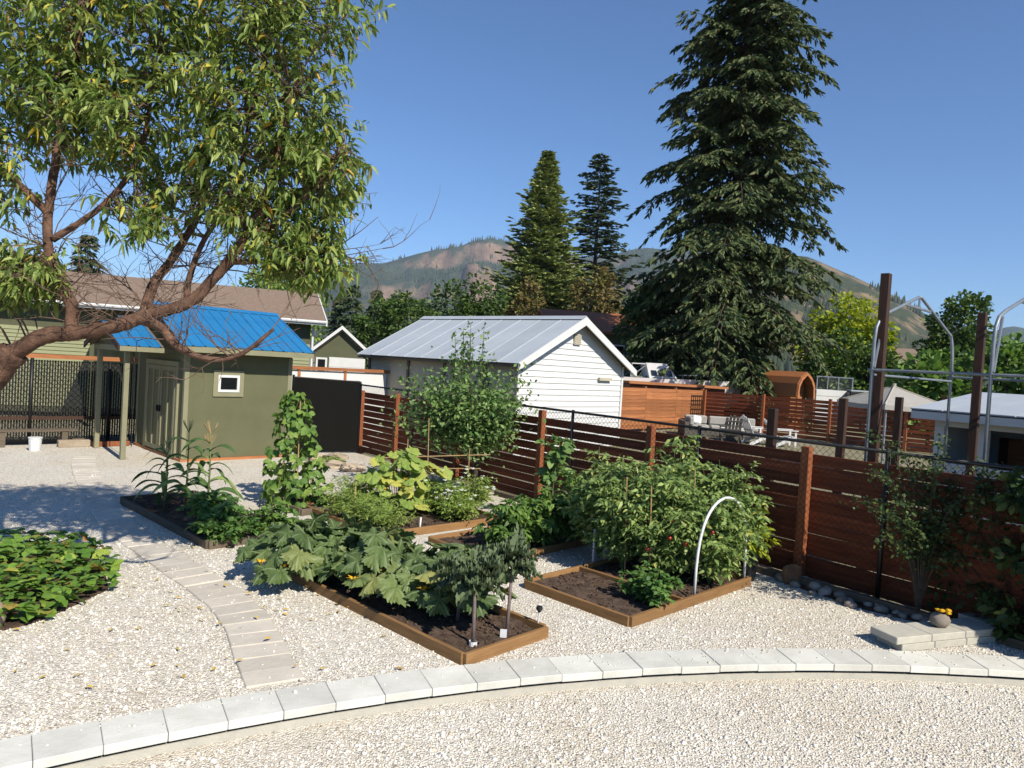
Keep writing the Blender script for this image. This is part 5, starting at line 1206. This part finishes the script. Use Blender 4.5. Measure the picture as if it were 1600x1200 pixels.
# hoop and stakes
hp = MB(); a, b = Vector((2.17, 7.93, .02)), Vector((2.98, 8.72, .02)); pts = []
for i in range(25):
    t = i/24; th = math.pi*(1-t); pts.append((a+b)/2+(b-a)/2*math.cos(th)*(1 if 0 else 1)+Vector((0, 0, 1.09*math.sin(th)**.55)))
prop(hp.tube(pts, .0165, 8).build('plastic_hoop', M['pvc'], None, smooth=True), 'white plastic pipe hoop arching over the end of the tomato bed', 'hoop')
prop(MB().tube([(0, 0, 0), (0, 0, .50)], .017, 8).build('plastic_stake', M['pvc'], None, (1.16, 9.0, .0), smooth=True), 'short white plastic pipe standing at the back of tomato bed', 'stake')
prop(MB().tube([(0, 0, 0), (.01, 0, .24)], .013, 8).build('plastic_stake', M['pvc'], None, (-1.2, 10.25, .0), smooth=True), 'short white pipe stub beside the flower bed board', 'stake')
# potted plant
pp2 = thing('potted_pepper', 'bright green pepper plant in a black plastic pot by the fence', 'potted plant', (3.06, 8.98, 0))
MB().tube([(0, 0, .0), (0, 0, .30), (0, 0, .302), (0, 0, .335), (0, 0, .335), (0, 0, .29)], [.135, .175, .19, .19, .17, .165], 20, True).build('pot', M['pot'], pp2, smooth=False)
t = bush('pepper_foliage', '', 3.06, 8.98, .30, .62, 750, .11, M['l_lime'], .40, 91, 9, cl=.12, z=.3, droop=.4)
for ch in list(t.children): ch.parent = pp2; ch.location = (0, 0, .3)
bpy.data.objects.remove(t)
# currant shrub in the shade, sparse arching canes
r = np.random.default_rng(93)
cs2 = thing('currant_shrub', 'sparse arching shrub in the shade of the fence', 'shrub', (4.58, 7.78, 0)); br = MB(); P, D, L = [], [], []
for k in range(30):
    a = r.uniform(0, 6.28); q = r.uniform(.2, .95); tip = np.array([math.cos(a)*q*.9-.15, math.sin(a)*q*.6-.05, r.uniform(.7, 2.0)]); mid = np.array([tip[0]*.25, tip[1]*.25, tip[2]*.95+.2])
    T = np.linspace(0, 1, 8)[:, None]; c = 2*mid*T*(1-T)+tip*T*T; br.tube(c, [.011*(1-.8*q_) for q_ in np.linspace(0, 1, 8)], 4, False)
    m_ = 95; u = r.uniform(.4, 1, m_)[:, None]; P.append(2*mid*u*(1-u)+tip*u*u+r.normal(0, .045, (m_, 3))); D.append(rdir(m_, r)); L.append(r.uniform(.03, .055, m_))
br.build('canes', M['bark2'], cs2); L = np.concatenate(L); V, F = leafgeo(np.concatenate(P), np.concatenate(D), L, L*.7, .1, .15, r=r); npobj('foliage', V, F, M['l_dark'], cs2)
broadleaf('climbing_vine', 'dark leafy vine low on the fence beside the slabs', 5.35, 7.35, [(0, .1, .6, .3, .3, .6), (-.2, .25, 1.2, .25, .2, .5), (-.45, .55, .9, .25, .2, .7), (-.1, .15, 1.5, .2, .2, .3), (.2, -.2, 1.0, .25, .25, .9)], 3800, .06, M['l_dark'], .3, .02, .18, 95, z=0, cat='vine')
# shaded soil strip and round stones by the fence
sb = MB().prism([(3.45, 9.2), (3.72, 8.55), (4.1, 8.0), (4.45, 7.72), (5.0, 7.5), (5.7, 7.1), (5.9, 6.55), (5.6, 6.75), (3.75, 9.03)], 'z', -.02, .012)
prop(sb.build('soil_strip', M['soil'], None), kind='structure')
STN = [MB().rock((0, 0, 0), (1, .8, .62), s, 2, .22).mesh('river_stone', M['stone'], True) for s in range(5)]
line = [(3.55, 8.95), (3.66, 8.68), (3.84, 8.36), (4.02, 8.02), (4.3, 7.78), (4.62, 7.58), (4.95, 7.5)]
for k in range(34):
    t = k/33*(len(line)-1.001); i = int(t); q = t-i; x = line[i][0]*(1-q)+line[i+1][0]*q; y = line[i][1]*(1-q)+line[i+1][1]*q; s_ = random.uniform(.035, .11)
    o = inst('river_stone', STN[k % 5], None, (x+random.uniform(-.08, .24), y+random.uniform(-.08, .2), s_*.35), (random.uniform(-.3, .3), random.uniform(-.3, .3), random.uniform(0, 6)), s_)
    prop(o, 'rounded river stone in the border along the shaded fence', 'stone', 'river stones along the shaded border')
prop(MB().rock((0, 0, .1), (.11, .08, .18), 8, 2, .8).build('upright_rock', M['ruststone'], None, (3.62, 8.86, 0)), 'upright rusty brown rock at the start of the stone border', 'rock')
# stacked concrete blocks at the slab edging
ba = math.atan2(.36, 1.0)
def blk(lb, x, y, z, L=.42, W_=.30, Hh=.075, rz=ba): prop(MB().box(0, L, 0, W_, 0, Hh).build('concrete_block', M['block'], None, (x, y, z), rz, bevel=.006), lb, 'block')
cx, sx_ = math.cos(ba), math.sin(ba)
for k, lb in enumerate(['lower concrete block under the capstone end nearest the hoop', 'lower concrete block under the middle capstone', 'lower concrete block under the grey flower stone']): blk(lb, 3.86+k*.426*cx, 6.76+k*.426*sx_, 0)
for k, lb in enumerate(['pale capstone overhanging at the end nearest the tomato bed', 'middle pale capstone of the low block wall', 'pale capstone next to the flower stone']): blk(lb, 3.79+k*.45*cx, 6.73+k*.45*sx_, .077, .445, .32, .07)
blk('upper pale block beyond the flower stone', 5.02, 7.28, .0, .6, .34, .15)
fs = thing('flower_stone', 'grey stone ornament with yellow flowers on the capstones', 'ornament', (4.42, 7.12, .148))
MB().rock((0, 0, .07), (.10, .08, .075), 3, 2, .25).build('stone', M['stone'], fs, smooth=True)
for k in range(5): MB().rock((.02+.05*math.cos(k*1.3), -.02+.04*math.sin(k*1.3), .15+.01*k), (.03, .03, .018), k, 1, .3).build('blossom', M['yellow'], fs)
# timbers along the fence foot
for k in range(5):
    p = on_fence(4.6+k*2.05, -.12); o = MB().box(0, 2.0, -.045, .045, 0, .09).build('edging_timber', M['oldwood'], None, (p.x, p.y, 0), fr, bevel=.006)
    prop(o, ['weathered edging timber below the apple tree', 'weathered edging timber at the fence foot behind flowers', 'weathered edging timber behind the pepper plants', 'weathered edging timber ending beside the black pot', 'weathered edging timber in the shaded stone border'][k], 'timber')
# things by the dark fence
be = thing('plank_bench', 'low grey plank bench against the dark slatted fence', 'bench', (-11.0, 16.1, 0), math.atan2(.678, .735))
MB().box(-.6, 1.1, -.14, .14, .34, .385).build('seat', M['oldwood'], be); 
for x in (-.4, .8): MB().box(x, x+.12, -.12, .12, 0, .339).build('leg', M['oldwood'], be)
bk = thing('white_bucket', 'white plastic bucket in front of the plank bench', 'bucket', (-10.35, 15.65, 0)); bk.scale = (.85, .85, .8)
MB().tube([(0, 0, 0), (0, 0, .34), (0, 0, .342), (0, 0, .37)], [.13, .155, .165, .165], 18).build('body', M['pvc'], bk); 
MB().tube([(.16*math.cos(a), .02, .33-.12*math.sin(a)) for a in np.linspace(0, math.pi, 9)], .005, 5).build('handle', M['steel'], bk)
prop(MB().box(-.32, .32, -.1, .1, 0, .16).build('concrete_block', M['tanstone'], None, (-10.05, 16.55, 0), R(42), bevel=.01), 'tan block lying beside the white bucket', 'block')
prop(MB().box(-.4, .4, -.08, .08, 0, .12).build('timber_offcut', M['redpost'], None, (-9.45, 17.0, 0), R(42), bevel=.01), 'reddish timber offcut beside the porch post', 'timber')
for k, (x, y, s_, lb) in enumerate([(-4.05, 16.75, .22, 'flat tan rock at the foot of the black gate'), (-4.25, 15.9, .16, 'tan rock lying beside the bean tower top'), (-3.75, 15.75, .18, 'rounded tan rock between gate and flower bed'), (-3.35, 15.5, .2, 'tan rock nearest the slat fence corner'), (-4.6, 16.9, .15, 'small tan rock by the shed wall')]):
    prop(MB().rock((0, 0, s_*.35), (s_*1.3, s_, s_*.6), 20+k, 2, .75).build('garden_rock', M['tanstone'], None, (x, y, 0)), lb, 'rock')
bush('weed_clump', 'small weed clump growing among tan rocks by the gate', -3.95, 16.3, .35, .22, 500, .07, M['l_feather'], .4, 99, 8, z=0)

# ------------------------------------------------------------------ loose pebbles and fallen leaves
r = np.random.default_rng(5)
bmi = bmesh.new(); bmesh.ops.create_icosphere(bmi, subdivisions=1, radius=1); IV = np.array([v.co[:] for v in bmi.verts]); IF = np.array([[v.index for v in f.verts] for f in bmi.faces]); bmi.free()
pts = []
pa = np.array([p[:] for p in pp])
while len(pts) < 30000:
    y = 3.9+5.9*r.random()**1.3; x = r.uniform(-.76, .76)*y
    dr_ = (Vector((x, y))-AC).length
    if AR-.42 < dr_ < AR+.005 or sdist(x, y) > -.06 or in_beds(x, y, .03): continue
    if ((pa[:, 0]-x)**2+(pa[:, 1]-y)**2).min() < .23**2: continue
    pts.append((x, y, -.125 if dr_ < AR else 0))
for _ in range(420):                                                 # strays kicked onto the slabs and pavers
    if r.random() < .6:
        a_ = r.uniform(R(84), R(135)); q_ = AR-.01-.3*r.random()**2.2; pts.append((AC.x+q_*math.cos(a_), AC.y+q_*math.sin(a_), .018))
    else:
        c_ = pp[r.integers(2, len(pp)-8)]; pts.append((c_.x+r.uniform(-.2, .2), c_.y+r.uniform(-.2, .2), .015))
P = np.array(pts); n = len(P); s_ = np.clip(.0075*np.exp(r.normal(0, .38, n)), .004, .021)
sc3 = np.stack([s_*r.uniform(.8, 1.4, n), s_*r.uniform(.7, 1.1, n), s_*r.uniform(.5, .9, n)], 1); an = r.uniform(0, 6.28, n)
U = IV[None]*(1+r.normal(0, .13, (n, len(IV), 1)))*sc3[:, None, :]
X = U[:, :, 0]*np.cos(an)[:, None]-U[:, :, 1]*np.sin(an)[:, None]+P[:, :1]; Y_ = U[:, :, 0]*np.sin(an)[:, None]+U[:, :, 1]*np.cos(an)[:, None]+P[:, 1:2]
Vp = np.stack([X, Y_, U[:, :, 2]+.002+P[:, 2:]], 2).reshape(-1, 3); Fp = (np.arange(n)[:, None, None]*len(IV)+IF[None]).reshape(-1, 3)
prop(npobj('loose_gravel', Vp, Fp, M['pebble']), 'loose white and tan pebbles on the gravel', 'gravel', kind='stuff')
P = []
while len(P) < 110:
    y = r.uniform(5.0, 9); x = r.uniform(-4.4, -.8) + r.normal(0, .4)
    if in_beds(x, y, 0) or (Vector((x, y))-AC).length < AR+.05: continue
    P.append((x, y, .022+.02*(((pa[:, 0]-x)**2+(pa[:, 1]-y)**2).min() < .25**2)))
P = np.array(P); n = len(P); D = rdir(n, r); D[:, 2] *= .08; L = r.uniform(.045, .085, n)
V, F = leafgeo(P, D, L, L*.36, .0, .2, roll=.12, r=r); prop(npobj('fallen_leaves', V, F, M['yleaf']), 'yellow fallen peach leaves scattered on gravel and path', 'fallen leaves', kind='stuff')

# ------------------------------------------------------------------ haze between the valley and the mountains
hz = MB().box(-7000, 7000, -500, 7600, -3, 680).build('haze', None); hz['kind'] = 'stuff'; hz['label'] = 'thin blue summer haze in front of the mountains'; hz['category'] = 'haze'
hm = bpy.data.materials.new('haze'); hm.use_nodes = True; t = hm.node_tree; t.nodes.clear(); out = t.nodes.new('ShaderNodeOutputMaterial'); pv = t.nodes.new('ShaderNodeVolumePrincipled')
pv.inputs['Color'].default_value = (.60, .78, 1, 1); pv.inputs['Density'].default_value = .00008; t.links.new(pv.outputs[0], out.inputs['Volume']); hz.data.materials.append(hm)
